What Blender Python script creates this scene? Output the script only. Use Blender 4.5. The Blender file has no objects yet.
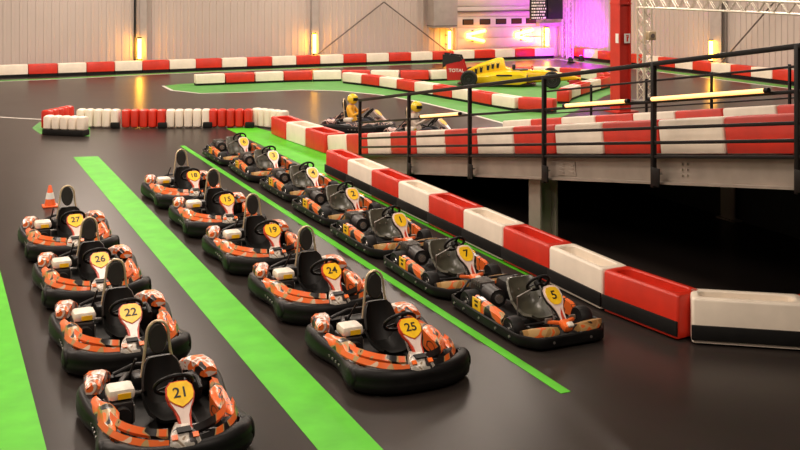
import bpy, bmesh, math, random
from mathutils import Vector, Matrix
random.seed(7)
SC = bpy.context.scene
COL = SC.collection
PI = math.pi
V = Vector

# ------------------------------------------------------------------ camera
CAM_H = 4.2
YAW = math.radians(24.6)
F = 1038.0
cam = bpy.data.cameras.new('camera')
cam.sensor_width = 36
cam.lens = F * 36 / 800
cam.shift_y = -245 / 800
cam.clip_end = 300
co = bpy.data.objects.new('camera', cam)
COL.objects.link(co)
co.location = (0, 0, CAM_H)
co.rotation_euler = (PI / 2, 0, -YAW)
SC.camera = co


def G(px, py, z=0.0):
    """hall position of a spot at height z seen at px,py of the survey photo"""
    d = (CAM_H - z) * F / (py + 20)
    x = (px - 400) / F * d
    c, s = math.cos(YAW), math.sin(YAW)
    return V((c * x + s * d, -s * x + c * d, z))


# ------------------------------------------------------------------ materials
def mat(name, col, rough=0.5, metal=0.0, var=0.0, scale=8.0, spec=0.5, bump=0.0, coat=0.0):
    m = bpy.data.materials.new(name)
    m.use_nodes = True
    nt = m.node_tree
    b = nt.nodes['Principled BSDF']
    b.inputs['Base Color'].default_value = (*col, 1)
    b.inputs['Roughness'].default_value = rough
    b.inputs['Metallic'].default_value = metal
    b.inputs['Specular IOR Level'].default_value = spec
    b.inputs['Coat Weight'].default_value = coat
    tc = nt.nodes.new('ShaderNodeTexCoord')
    nz = nt.nodes.new('ShaderNodeTexNoise')
    nz.inputs['Scale'].default_value = scale
    nz.inputs['Detail'].default_value = 4
    nt.links.new(tc.outputs['Object'], nz.inputs['Vector'])
    if var > 0:
        r = nt.nodes.new('ShaderNodeValToRGB')
        r.color_ramp.elements[0].position = 0.3
        r.color_ramp.elements[1].position = 0.7
        r.color_ramp.elements[0].color = (*[c * (1 - var) for c in col], 1)
        r.color_ramp.elements[1].color = (*[min(1, c * (1 + var)) for c in col], 1)
        nt.links.new(nz.outputs['Fac'], r.inputs['Fac'])
        nt.links.new(r.outputs['Color'], b.inputs['Base Color'])
    if bump > 0:
        bp = nt.nodes.new('ShaderNodeBump')
        bp.inputs['Strength'].default_value = bump
        bp.inputs['Distance'].default_value = 0.02
        nt.links.new(nz.outputs['Fac'], bp.inputs['Height'])
        nt.links.new(bp.outputs['Normal'], b.inputs['Normal'])
    return m


def glow(name, col, strength):
    m = bpy.data.materials.new(name)
    m.use_nodes = True
    b = m.node_tree.nodes['Principled BSDF']
    b.inputs['Base Color'].default_value = (0.8, 0.7, 0.5, 1)
    b.inputs['Emission Color'].default_value = (*col, 1)
    b.inputs['Emission Strength'].default_value = strength
    return m


def graphic(name, stops, scale, rough=0.3, seed=0.0, stretch=(1, 1, 1)):
    """printed sticker pattern: hard-edged patches"""
    m = bpy.data.materials.new(name)
    m.use_nodes = True
    nt = m.node_tree
    b = nt.nodes['Principled BSDF']
    b.inputs['Roughness'].default_value = rough
    b.inputs['Coat Weight'].default_value = 0.3
    tc = nt.nodes.new('ShaderNodeTexCoord')
    mp = nt.nodes.new('ShaderNodeMapping')
    mp.inputs['Scale'].default_value = stretch
    mp.inputs['Location'].default_value = (seed, seed * .7, seed * .3)
    nz = nt.nodes.new('ShaderNodeTexNoise')
    nz.inputs['Scale'].default_value = scale
    nz.inputs['Detail'].default_value = 1.0
    nz.inputs['Distortion'].default_value = 0.8
    r = nt.nodes.new('ShaderNodeValToRGB')
    r.color_ramp.interpolation = 'CONSTANT'
    el = r.color_ramp.elements
    el[0].position, el[0].color = stops[0][0], (*stops[0][1], 1)
    el[1].position, el[1].color = stops[1][0], (*stops[1][1], 1)
    for p, c in stops[2:]:
        e = el.new(p)
        e.color = (*c, 1)
    nt.links.new(tc.outputs['Object'], mp.inputs['Vector'])
    nt.links.new(mp.outputs['Vector'], nz.inputs['Vector'])
    nt.links.new(nz.outputs['Fac'], r.inputs['Fac'])
    nt.links.new(r.outputs['Color'], b.inputs['Base Color'])
    return m


ORANGE = (0.86, 0.155, 0.025)
BLACK = (0.012, 0.011, 0.011)
M = {
    'black_plastic': mat('black_plastic', (0.007, 0.0065, 0.0065), 0.45, 0, 0.25, 6, spec=0.22),
    'black_rubber': mat('black_rubber', (0.012, 0.012, 0.011), 0.7, 0, 0.3, 12),
    'black_metal': mat('black_metal', (0.016, 0.015, 0.015), 0.4, 0.2, 0.2, 10),
    'tray': mat('kart_tray', (0.009, 0.0085, 0.008), 0.5, 0, 0.3, 5, spec=0.25),
    'steel': mat('bright_steel', (0.62, 0.6, 0.57), 0.25, 0.9, 0.1, 10),
    'dull_steel': mat('dull_steel', (0.3, 0.28, 0.26), 0.45, 0.7, 0.2, 10),
    'orange_print': graphic('orange_print', [(0, (0.01, 0.01, 0.01)), (0.42, (0.42, 0.28, 0.13)), (0.465, ORANGE), (0.62, (0.03, 0.02, 0.02)), (0.66, ORANGE)], 3.4, 0.3, 2.3),
    'rear_print': graphic('rear_print', [(0, (0.02, 0.015, 0.015)), (0.36, ORANGE), (0.47, (0.75, 0.62, 0.55)), (0.58, (0.35, 0.16, 0.1)), (0.66, ORANGE)], 7, 0.3, 5.1),
    'fairing_print': graphic('fairing_print', [(0, (0.012, 0.01, 0.01)), (0.40, (0.45, 0.3, 0.13)), (0.45, ORANGE), (0.62, (0.7, 0.5, 0.35)), (0.65, ORANGE)], 3.0, 0.3, 8.7),
    'tan_print': graphic('tan_print', [(0, (0.03, 0.02, 0.015)), (0.4, (0.46, 0.25, 0.08)), (0.52, (0.62, 0.38, 0.15)), (0.6, ORANGE)], 4.0, 0.35, 1.7),
    'pale_print': graphic('pale_print', [(0, (0.015, 0.012, 0.015)), (0.46, (0.5, 0.3, 0.24)), (0.53, (0.05, 0.03, 0.04)), (0.64, (0.7, 0.5, 0.45))], 4, 0.3, 3.3),
    'orange': mat('orange_plastic', ORANGE, 0.35, 0, 0.12, 5, coat=0.3),
    'cream': mat('cream_plastic', (0.72, 0.66, 0.56), 0.4, 0, 0.12, 14),
    'nose_grey': graphic('nose_print', [(0, (0.03, 0.025, 0.025)), (0.4, (0.45, 0.41, 0.36)), (0.52, (0.66, 0.6, 0.52)), (0.62, (0.3, 0.22, 0.15))], 9, 0.3, 4.4),
    'pale': mat('pale_panel_plastic', (0.78, 0.62, 0.55), 0.3, 0, 0.12, 10, coat=0.3),
    'red_edge': mat('red_edge_plastic', (0.55, 0.05, 0.02), 0.35, 0, 0.15, 10),
    'yellow': mat('yellow_plate', (0.95, 0.56, 0.015), 0.35, 0, 0.12, 12),
    'ink': mat('black_ink', (0.01, 0.008, 0.006), 0.5),
    'seat_black': mat('seat_black', (0.007, 0.0065, 0.006), 0.4, 0, 0.2, 6, spec=0.3),
    'pad': mat('headrest_pad', (0.01, 0.008, 0.006), 0.6, 0, 0.2, 10),
    'rim_gold': mat('pale_metal_rim', (0.62, 0.5, 0.33), 0.3, 0.5, 0.1, 10),
    'seat_grey': mat('seat_grey', (0.075, 0.073, 0.052), 0.35, 0, 0.4, 5, coat=0.15),
    'tyre': mat('tyre_rubber', (0.009, 0.0085, 0.0085), 0.6, 0, 0.2, 10, spec=0.3),
    'barrier_red': mat('barrier_red_plastic', (0.62, 0.026, 0.009), 0.4, 0, 0.14, 2.5),
    'barrier_white': mat('barrier_white_plastic', (0.84, 0.74, 0.61), 0.42, 0, 0.08, 2.5),
    'barrier_black': mat('barrier_base_rubber', (0.008, 0.0075, 0.007), 0.6, 0, 0.3, 4, spec=0.25),
    'steel_beam': mat('beam_steel', (0.33, 0.28, 0.235), 0.45, 0.25, 0.12, 3),
    'rail_black': mat('rail_black', (0.007, 0.006, 0.006), 0.42, 0, 0.15, 8, spec=0.3),
    'pillar_red': mat('pillar_red_paint', (0.55, 0.03, 0.018), 0.42, 0, 0.1, 3),
    'green': mat('green_floor_paint', (0.085, 0.48, 0.016), 0.5, 0, 0.12, 3, spec=0.2),
    'green_far': mat('green_carpet', (0.075, 0.29, 0.045), 0.6, 0, 0.15, 2),
    'white_line': mat('white_floor_paint', (0.62, 0.58, 0.52), 0.5, 0, 0.12, 4),
    'truss': mat('truss_aluminium', (0.72, 0.66, 0.55), 0.35, 0.4, 0.1, 10),
    'grey_paint': mat('grey_wall_steel', (0.42, 0.365, 0.33), 0.5, 0, 0.08, 3),
    'brace': mat('brace_steel', (0.16, 0.13, 0.115), 0.5, 0.3, 0.1, 6),
    'door': mat('sectional_door_panel', (0.6, 0.5, 0.44), 0.45, 0, 0.05, 2),
    'dark_glass': mat('dark_door_glass', (0.06, 0.025, 0.015), 0.15),
    'car_yellow': mat('racing_car_yellow', (0.86, 0.55, 0.01), 0.25, 0, 0.08, 3, coat=0.5),
    'car_red': mat('racing_car_red', (0.45, 0.012, 0.012), 0.3, 0, 0.08, 5, coat=0.4),
    'car_black': mat('racing_car_black', (0.012, 0.012, 0.014), 0.35, 0, 0.2, 5),
    'white': mat('white_print', (0.8, 0.78, 0.74), 0.4),
    'cone_orange': mat('cone_orange', (0.8, 0.12, 0.02), 0.45, 0, 0.1, 10),
    'screen_off': mat('screen_black', (0.012, 0.01, 0.014), 0.25),
    'jacket': mat('yellow_jacket', (0.85, 0.42, 0.02), 0.6, 0, 0.15, 10),
    'light_jacket': mat('light_jacket', (0.55, 0.46, 0.38), 0.65, 0, 0.15, 10),
    'trousers': mat('dark_trousers', (0.03, 0.03, 0.04), 0.7, 0, 0.2, 10),
    'skin': mat('skin', (0.55, 0.3, 0.2), 0.5, 0, 0.08, 20),
    'helmet': mat('helmet_yellow', (0.85, 0.62, 0.02), 0.2, 0, 0.05, 10, coat=0.6),
    'visor': mat('visor_black', (0.01, 0.01, 0.012), 0.1),
    'tube_warm': glow('tube_light_warm', (1.0, 0.42, 0.03), 25),
    'tube_soft': glow('tube_light_soft', (1.0, 0.44, 0.12), 1.45),
    'arrow_glow': glow('arrow_light_warm', (1.0, 0.30, 0.035), 14),
    'screen_text': glow('screen_pixels', (0.75, 0.75, 0.7), 0.22),
    'lens_purple': glow('purple_lens', (0.75, 0.05, 1.0), 5),
}

# floor: dark sealed concrete
fm = bpy.data.materials.new('sealed_dark_floor')
fm.use_nodes = True
nt = fm.node_tree
b = nt.nodes['Principled BSDF']
tc = nt.nodes.new('ShaderNodeTexCoord')
n1 = nt.nodes.new('ShaderNodeTexNoise'); n1.inputs['Scale'].default_value = 0.45; n1.inputs['Detail'].default_value = 5
n2 = nt.nodes.new('ShaderNodeTexNoise'); n2.inputs['Scale'].default_value = 7.0; n2.inputs['Detail'].default_value = 6
r1 = nt.nodes.new('ShaderNodeValToRGB')
r1.color_ramp.elements[0].position = 0.32; r1.color_ramp.elements[0].color = (0.024, 0.019, 0.0165, 1)
r1.color_ramp.elements[1].position = 0.68; r1.color_ramp.elements[1].color = (0.034, 0.027, 0.024, 1)
mx = nt.nodes.new('ShaderNodeMix'); mx.data_type = 'RGBA'; mx.blend_type = 'OVERLAY'; mx.inputs['Factor'].default_value = 0.12
mr = nt.nodes.new('ShaderNodeMapRange'); mr.inputs['To Min'].default_value = 0.26; mr.inputs['To Max'].default_value = 0.32
for n in (n1, n2):
    nt.links.new(tc.outputs['Object'], n.inputs['Vector'])
nt.links.new(n1.outputs['Fac'], r1.inputs['Fac'])
nt.links.new(r1.outputs['Color'], mx.inputs['A'])
nt.links.new(n2.outputs['Color'], mx.inputs['B'])
nt.links.new(mx.outputs['Result'], b.inputs['Base Color'])
nt.links.new(n1.outputs['Fac'], mr.inputs['Value'])
nt.links.new(mr.outputs['Result'], b.inputs['Roughness'])
b.inputs['IOR'].default_value = 1.3
b.inputs['Specular IOR Level'].default_value = 0.35
M['floor'] = fm
M['wall'] = mat('wall_cladding', (0.54, 0.455, 0.405), 0.5, 0, 0.05, 0.4)
M['ceiling'] = mat('ceiling_sheet', (0.4, 0.36, 0.33), 0.6, 0, 0.05, 1)


# ------------------------------------------------------------------ mesh helper
class B:
    def __init__(self, *mats):
        self.bm = bmesh.new()
        self.mats = list(mats)
        self.mi = 0

    def use(self, i):
        self.mi = i
        return self

    def face(self, vs):
        try:
            f = self.bm.faces.new(vs)
            f.material_index = self.mi
            return f
        except ValueError:
            return None

    def box(self, c, s, rot=None, bev=0.0):
        mtx = Matrix.Translation(V(c)) @ (rot.to_4x4() if rot else Matrix()) @ Matrix.Diagonal((*s, 1))
        before = set(self.bm.faces) if bev else None
        r = bmesh.ops.create_cube(self.bm, size=1, matrix=mtx)
        vs = r['verts']
        fs = {f for v in vs for f in v.link_faces}
        for f in fs:
            f.material_index = self.mi
        if bev:
            es = list({e for v in vs for e in v.link_edges})
            bmesh.ops.bevel(self.bm, geom=es, offset=bev, segments=2, affect='EDGES', profile=0.5)
            for f in self.bm.faces:
                if f not in before:
                    f.material_index = self.mi
        return self

    def beam(self, p0, p1, w, h, up=(0, 0, 1), bev=0.0):
        p0, p1 = V(p0), V(p1)
        d = (p1 - p0)
        x = d.normalized()
        y = V(up).cross(x).normalized()
        z = x.cross(y)
        rot = Matrix((x, y, z)).transposed()
        return self.box((p0 + p1) / 2, (d.length, w, h), rot, bev)

    def loft(self, rings, closed=True, cap=True):
        vr = [[self.bm.verts.new(p) for p in r] for r in rings]
        n = len(vr[0])
        for a, c in zip(vr[:-1], vr[1:]):
            for i in range(n if closed else n - 1):
                j = (i + 1) % n
                self.face((a[i], a[j], c[j], c[i]))
        if cap and closed:
            self.face(list(reversed(vr[0])))
            self.face(vr[-1])
        return self

    def loop(self, rings):
        vr = [[self.bm.verts.new(p) for p in r] for r in rings]
        n, k = len(vr[0]), len(vr)
        for a in range(k):
            c = (a + 1) % k
            for i in range(n):
                j = (i + 1) % n
                self.face((vr[a][i], vr[a][j], vr[c][j], vr[c][i]))
        return self

    def tube(self, pts, r, seg=8, closed=False):
        pts = [V(p) for p in pts]
        n = len(pts)
        rings = []
        prev = None
        for i, p in enumerate(pts):
            if closed:
                t = pts[(i + 1) % n] - pts[i - 1]
            else:
                t = pts[min(i + 1, n - 1)] - pts[max(i - 1, 0)]
            t.normalize()
            if prev is None:
                a = V((0, 0, 1)) if abs(t.z) < 0.9 else V((1, 0, 0))
                u = t.cross(a).normalized()
            else:
                u = (prev - t * prev.dot(t)).normalized()
            prev = u
            w = t.cross(u)
            rr = r[i] if isinstance(r, (list, tuple)) else r
            rings.append([p + (u * math.cos(2 * PI * k / seg) + w * math.sin(2 * PI * k / seg)) * rr for k in range(seg)])
        if closed:
            return self.loop(rings)
        return self.loft(rings)

    def cyl(self, p0, p1, r, seg=16, r2=None):
        return self.tube([p0, p1], [r, r if r2 is None else r2], seg)

    def lathe(self, prof, c, axis, seg=24):
        """prof = [(radius, along)] closed solid of revolution about axis through c"""
        axis = V(axis).normalized()
        a = V((0, 0, 1)) if abs(axis.z) < 0.9 else V((1, 0, 0))
        u = axis.cross(a).normalized()
        w = axis.cross(u)
        c = V(c)
        rings = []
        for r, h in prof:
            r = max(r, 1e-4)
            rings.append([c + axis * h + (u * math.cos(2 * PI * k / seg) + w * math.sin(2 * PI * k / seg)) * r for k in range(seg)])
        return self.loft(rings)

    def plate(self, poly, o, ex, ey, th):
        """extruded polygon in frame o,ex,ey; thickness th along ex x ey"""
        o, ex, ey = V(o), V(ex), V(ey)
        ez = ex.cross(ey).normalized()
        lo = [o + ex * a + ey * c for a, c in poly]
        hi = [p + ez * th for p in lo]
        return self.loft([lo, hi])

    def done(self, name, parent=None, smooth=True, angle=38):
        bmesh.ops.recalc_face_normals(self.bm, faces=self.bm.faces)
        me = bpy.data.meshes.new(name)
        self.bm.to_mesh(me)
        self.bm.free()
        for m in self.mats:
            me.materials.append(M[m] if isinstance(m, str) else m)
        if smooth:
            for p in me.polygons:
                p.use_smooth = True
            me.set_sharp_from_angle(angle=math.radians(angle))
        o = bpy.data.objects.new(name, me)
        COL.objects.link(o)
        if parent:
            o.parent = parent
        return o


def tag(o, label=None, cat=None, group=None, kind=None):
    if label: o['label'] = label
    if cat: o['category'] = cat
    if group: o['group'] = group
    if kind: o['kind'] = kind
    return o


def empty(name, loc=(0, 0, 0), rz=0.0, label=None, cat=None, group=None):
    o = bpy.data.objects.new(name, None)
    o.empty_display_size = 0.1
    COL.objects.link(o)
    o.location = loc
    o.rotation_euler = (0, 0, rz)
    return tag(o, label, cat, group)


def kids(o):
    return [c for c in COL.objects if c.parent == o]


def dup(root, tree, loc, rot, label, group, skip=()):
    r = root.copy()
    COL.objects.link(r)
    r.location = loc
    r.rotation_euler = rot
    r['label'] = label
    if group:
        r['group'] = group
    for ch, gs in tree:
        if ch.name.split('.')[0] in skip:
            continue
        c = ch.copy(); COL.objects.link(c); c.parent = r
        for g in gs:
            if g.name.split('.')[0] in skip:
                continue
            d = g.copy(); COL.objects.link(d); d.parent = c
    return r


def tree_of(root):
    return [(c, kids(c)) for c in kids(root)]


def text_mesh(name, s, size, parent, mtx, material, th=0.002):
    cu = bpy.data.curves.new(name, 'FONT')
    cu.body = s
    cu.size = size
    cu.align_x = 'CENTER'
    cu.align_y = 'CENTER'
    cu.extrude = th
    cu.offset = size * 0.012
    tmp = bpy.data.objects.new('tmp', cu)
    COL.objects.link(tmp)
    bpy.context.view_layer.update()
    me = bpy.data.meshes.new_from_object(tmp.evaluated_get(bpy.context.evaluated_depsgraph_get()))
    bpy.data.objects.remove(tmp)
    bpy.data.curves.remove(cu)
    me.transform(mtx)
    me.materials.clear()
    me.materials.append(M[material])
    o = bpy.data.objects.new(name, me)
    COL.objects.link(o)
    if parent:
        o.parent = parent
    return o


def structure(o):
    o['kind'] = 'structure'
    return o


# ------------------------------------------------------------------ hall shell
YB = 48.6      # back wall
XR = 32.4      # right wall
XL, YF = -9.0, -4.0
HT = 8.5
q = B('floor')
q.box(((XL + XR) / 2, (YF + YB) / 2, -0.1), (XR - XL, YB - YF, 0.2))
structure(q.done('floor', smooth=False))


def ribbed_wall(name, p0, p1, inward):
    p0, p1 = V(p0), V(p1)
    d = (p1 - p0).normalized()
    L = (p1 - p0).length
    q = B('wall')
    prof = []
    pitch, dep = 0.34, 0.035
    n = int(L / pitch)
    for i in range(n + 1):
        s = i * pitch
        for ds, dd in ((0, 0), (0.20, 0), (0.225, dep), (0.315, dep)):
            if s + ds <= L:
                prof.append((s + ds, dd))
    prof.append((L, 0))
    inn = V(inward)
    front = [p0 + d * s + inn * dd for s, dd in prof]
    bot = [q.bm.verts.new(p) for p in front]
    top = [q.bm.verts.new(p + V((0, 0, HT))) for p in front]
    for i in range(len(bot) - 1):
        q.face((bot[i], bot[i + 1], top[i + 1], top[i]))
    q.box((p0 + p1) / 2 - inn * 0.1 + V((0, 0, HT / 2)), (abs(d.x) * L + 0.18 * abs(inn.x), abs(d.y) * L + 0.18 * abs(inn.y), HT))
    return structure(q.done(name, smooth=False))


ribbed_wall('wall_back', (XL, YB, 0), (XR, YB, 0), (0, -1, 0))
ribbed_wall('wall_right', (XR, YB, 0), (XR, YF, 0), (-1, 0, 0))
ribbed_wall('wall_left', (XL, YF, 0), (XL, YB, 0), (1, 0, 0))
q = B('ceiling')
q.box(((XL + XR) / 2, (YF + YB) / 2, HT + 0.06), (XR - XL, YB - YF, 0.1))
structure(q.done('ceiling', smooth=False))


def on_back(px, y=YB):
    k = (px - 400) / F
    c, s = math.cos(YAW), math.sin(YAW)
    d = y / (c - s * k)
    return c * k * d + s * d, d           # hall x, depth


def on_right(px, x=XR):
    k = (px - 400) / F
    c, s = math.cos(YAW), math.sin(YAW)
    d = x / (c * k + s)
    return d * (c - s * k), d             # hall y, depth


def zat(py, d):
    return CAM_H - (py + 20) * d / F


# wall columns (H sections against the cladding)
for k, px in enumerate((143, 314.5)):
    x, d = on_back(px, YB - 0.2)
    q = B('grey_paint')
    w_ = (0.3, 0.36)[k]
    q.box((x, YB - 0.10, HT / 2), (w_, 0.025, HT))
    q.box((x, YB - 0.30, HT / 2), (w_, 0.025, HT))
    q.box((x, YB - 0.2, HT / 2), (0.03, 0.2, HT))
    structure(q.done('trim_%d' % (k + 1), smooth=False))
x, d = on_back(137.5, YB - 0.1)
q = B('black_metal')
q.box((x - 0.12, YB - 0.075, HT / 2), (0.09, 0.05, HT))
structure(q.done('trim_3', smooth=False))
yy, d = on_right(719, XR - 0.2)
q = B('grey_paint')
for dx in (0.10, 0.38):
    q.box((XR - dx, yy, HT / 2), (0.025, 0.7, HT))
q.box((XR - 0.24, yy, HT / 2), (0.28, 0.03, HT))
structure(q.done('trim_4', smooth=False))


# diagonal wind braces
def brace(name, p0, p1, label):
    q = B('brace')
    q.cyl(p0, p1, 0.035, 8)
    o = q.done(name)
    tag(o, label, 'brace', 'wind brace rods on the walls')


xa, da = on_back(384, YB - 0.45)
x1, d1 = on_back(318, YB - 0.45)
x2, d2 = on_back(446, YB - 0.45)
za = zat(2, da)
brace('wall_brace_rod', (x1, YB - 0.45, 0.55), (xa, YB - 0.45, za), 'thin diagonal rod on the back wall rising right towards the apex')
brace('wall_brace_rod', (x2, YB - 0.45, 0.55), (xa, YB - 0.45, za), 'thin diagonal rod on the back wall falling right to the grey box column')
ya, da = on_right(776, XR - 0.45)
y1, d1 = on_right(722, XR - 0.45)
brace('wall_brace_rod', (XR - 0.45, y1, 0.6), (XR - 0.45, ya, zat(0, da)), 'thin diagonal brace rod crossing the right wall above the railing')

# grey duct box over the tube light left of the roller door
x0, d = on_back(433, YB - 0.8); xb, _ = on_back(456, YB - 0.8)
zb = zat(28, d)
q = B('grey_paint', 'brace')
q.box(((x0 + xb) / 2, YB - 0.5, (zb + HT) / 2), (xb - x0, 0.8, HT - zb), bev=0.02)
q.use(1).box(((x0 + xb) / 2, YB - 0.5, zb + 0.1), (xb - x0 + 0.03, 0.83, 0.05))
tag(q.done('duct_box'), 'tall grey boxed duct on the back wall left of the big door', 'duct')

# sectional door
xd0, d = on_back(457, YB - 0.1); xd1, _ = on_back(541, YB - 0.1)
ztop = zat(-4, d)
q = B('door', 'brace')
hgt = ztop
nsec = 6
for i in range(nsec):
    q.box(((xd0 + xd1) / 2, YB - 0.12, hgt * (i + .5) / nsec), (xd1 - xd0, 0.06, hgt / nsec - 0.02), bev=0.008)
door = structure(q.done('door_1'))
q = B('grey_paint')
for xx in (xd0 - 0.08, xd1 + 0.08):
    q.box((xx, YB - 0.12, hgt / 2), (0.14, 0.14, hgt))
q.box(((xd0 + xd1) / 2, YB - 0.12, hgt + 0.08), (xd1 - xd0 + 0.3, 0.14, 0.16))
q.done('door_frame', door)
q = B('brace')
q.box(((xd0 + xd1) / 2, YB - 0.2, zat(11.5, d)), (xd1 - xd0, 0.08, 0.07))
q.done('door_rail', door)
zw = zat(22.2, d)
for px in (468, 485, 501, 516.5, 531):
    xw, _ = on_back(px, YB - 0.15)
    q = B('black_plastic', 'dark_glass')
    q.box((xw, YB - 0.155, zw), (0.66, 0.03, 0.30), bev=0.02)
    q.use(1).box((xw, YB - 0.172, zw), (0.56, 0.02, 0.21))
    q.done('door_window', door)

# ------------------------------------------------------------------ floor paint
def strip(name, poly, m, z=0.004):
    q = B(m)
    lo = [V((x, y, 0.0)) for x, y in poly]
    hi = [V((x, y, z)) for x, y in poly]
    q.loft([lo, hi])
    return structure(q.done(name, smooth=False))


strip('floor_stripe', [(3.19, -2), (3.71, -2), (3.75, 25.45), (3.20, 25.6)], 'green')
strip('floor_stripe', [(5.87, 8.9), (5.99, 8.9), (5.99, 26.2), (5.87, 26.2)], 'green')
strip('floor_stripe', [(0.42, -2), (0.99, -2), (0.99, 25.5), (0.42, 25.5)], 'green')
strip('floor_stripe', [(7.78, 12.6), (9.1, 12.6), (9.1, 22.4), (8.9, 26.4), (8.55, 28.7), (7.75, 28.7), (7.8, 24)], 'green')


def band(name, pts, w, m, z=0.004, off=0.0):
    """painted band of width w following pts, shifted sideways by off"""
    pts = [V((p[0], p[1])) for p in pts]
    L, R = [], []
    for i, p in enumerate(pts):
        t = (pts[min(i + 1, len(pts) - 1)] - pts[max(i - 1, 0)]).normalized()
        n = V((-t.y, t.x))
        L.append(p + n * (off + w / 2)); R.append(p + n * (off - w / 2))
    q = B(m)
    for i in range(len(pts) - 1):
        lo = [V((*a, 0)) for a in (L[i], R[i], R[i + 1], L[i + 1])]
        q.loft([lo, [v + V((0, 0, z)) for v in lo]])
    return structure(q.done(name, smooth=False))


def spline(pts, step):
    """Catmull-Rom through 2D pts, resampled every step metres"""
    P = [V((p[0], p[1])) for p in pts]
    P = [P[0] * 2 - P[1]] + P + [P[-1] * 2 - P[-2]]
    fine = []
    for i in range(1, len(P) - 2):
        for k in range(40):
            t = k / 40
            a, b_, c, d_ = P[i - 1], P[i], P[i + 1], P[i + 2]
            fine.append(0.5 * ((2 * b_) + (c - a) * t + (2 * a - 5 * b_ + 4 * c - d_) * t * t + (3 * b_ - a - 3 * c + d_) * t ** 3))
    fine.append(P[-2])
    out = [fine[0]]
    cur = fine[0]
    for p in fine[1:]:
        while (p - cur).length >= step:
            # walk to a chord of exactly `step`
            dirv = (p - cur).normalized()
            cur = cur + dirv * step
            out.append(cur)
    return out


# barrier courses, drawn in hall metres
A1 = [(2.85 + 1.22 * i, 47.7) for i in range(24)]
A2 = [(31.9, 47.0), (31.9, 24.0)]
B_common = [(9.75, 40.95), (15.6, 40.55)]
B1 = spline([(9.75, 40.95), (13.5, 40.85), (16.2, 40.2), (18.6, 38.9), (20.5, 38.7), (23.5, 38.6), (25.0, 37.6), (25.3, 35.5), (24.7, 33.9)], 1.22)
B2 = spline([(15.6, 39.4), (16.2, 37.4), (16.75, 34), (17.1, 31.2), (17.3, 29.0), (17.9, 27.9), (19.0, 27.6)], 1.205)
C = spline([(24.2, 33.5), (22.0, 31.9), (20.2, 30.4), (19.4, 29.3)], 1.205)

# island green with white edge
isl = [G(163, 86), G(172, 90.5), G(200, 93.5), G(240, 92.5), G(300, 90), G(340, 91), G(380, 95), G(420, 102), G(460, 111.5), G(500, 122.5), G(530, 131)]
isl = [(p.x, p.y) for p in isl]
isl_out = isl + [(19.3, 28.2), (22.3, 31.0), (25.2, 33.2), (26.2, 36), (25.6, 38.6), (23.8, 39.6), (18.8, 39.8), (16.5, 41.3), (12, 41.9), (9.4, 41.8), (8.9, 41.5)]
strip('floor_island', isl_out, 'green_far')
band('floor_line', isl, 0.12, 'white_line', 0.007)
# edging along back barrier and the stray white lane line at left
band('floor_edging', [(XL + 1, 46.2), (5.5, 46.3), (8, 46.75), (12, 47.0), (30.8, 46.9)], 0.5, 'green_far', 0.004)
band('floor_line', [(XL + 1, 45.7), (5.6, 45.95), (8.2, 46.4), (12, 46.65), (30.6, 46.6)], 0.1, 'white_line', 0.006)
band('floor_edging', [(30.9, 46.5), (30.9, 26)], 0.7, 'green_far', 0.004)
band('floor_line', [(30.45, 46.3), (30.45, 26)], 0.12, 'white_line', 0.006)
p0, p1, p2 = G(-30, 116), G(0, 117.2), G(42, 119.5)
band('floor_line', [(p0.x, p0.y), (p1.x, p1.y), (p2.x, p2.y)], 0.11, 'white_line')
tip = [G(32, 128), G(40, 122), G(90, 121), G(90, 136.5), G(40, 134)]
strip('floor_island', [(p.x, p.y) for p in tip], 'green_far')

# ------------------------------------------------------------------ barrier blocks
BLK = {}


def block_proto(kind, colour):
    """kinds: deep trough block with a rubber strip, or plain trough block"""
    key = (kind, colour)
    if key in BLK:
        return BLK[key]
    L, W, H = {'wide': (1.26, 0.42, 0.54), 'edge': (1.21, 0.42, 0.54), 'isle': (1.175, 0.42, 0.44), 'low': (1.21, 0.56, 0.48), 'ramp': (1.24, 0.46, 0.46), 'rampfar': (1.24, 0.46, 0.54)}[kind]
    z0 = 0.03 if kind == 'wide' else 0.13
    if kind == 'low':
        z0 = 0.02
    if kind in ('ramp', 'rampfar'):
        z0 = 0.02
    if kind == 'isle':
        z0 = 0.09
    mname = 'barrier_red' if colour == 'red' else 'barrier_white'

    def rr(l, w, r, z, n=4):
        pts = []
        for cx, cy, a0 in ((l / 2 - r, w / 2 - r, 0), (-l / 2 + r, w / 2 - r, 90), (-l / 2 + r, -w / 2 + r, 180), (l / 2 - r, -w / 2 + r, 270)):
            for k in range(n + 1):
                a = math.radians(a0 + 90 * k / n)
                pts.append(V((cx + r * math.cos(a), cy + r * math.sin(a), z)))
        return pts
    q = B(mname)
    rw = 0.10 if kind != 'wide' else 0.085
    rin = 0.09
    il, iw = L - 0.20, W - 2 * rw
    dep = {'wide': 0.14, 'low': 0.3}.get(kind, 0.1)
    q.loft([rr(L - 0.02, W, 0.035, z0), rr(L - 0.006, W, 0.04, z0 + 0.02), rr(L - 0.006, W, 0.04, H - 0.03), rr(L - 0.02, W - 0.02, 0.05, H - 0.008), rr(L - 0.045, W - 0.05, 0.06, H),
            rr(il + 0.03, iw + 0.03, rin, H), rr(il, iw, rin, H - 0.015), rr(il - 0.02, iw - 0.02, rin - 0.01, H - dep)])
    root = q.done('barrier_block')
    tag(root, 'barrier block', 'barrier', None)
    if kind == 'wide':
        q = B('barrier_black')
        for s in (-1, 1):
            q.box((0, s * (W / 2 + 0.012), 0.15), (L, 0.03, 0.17), bev=0.006)
        q.done('rubber_strip', root)
    elif kind in ('edge', 'isle'):
        q = B('barrier_black')
        q.loft([rr(L - 0.01, W - 0.05, 0.03, 0.006), rr(L - 0.01, W - 0.05, 0.03, z0)])
        q.done('base_strip', root)
    BLK[key] = [root, None, True]
    return BLK[key]


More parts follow.
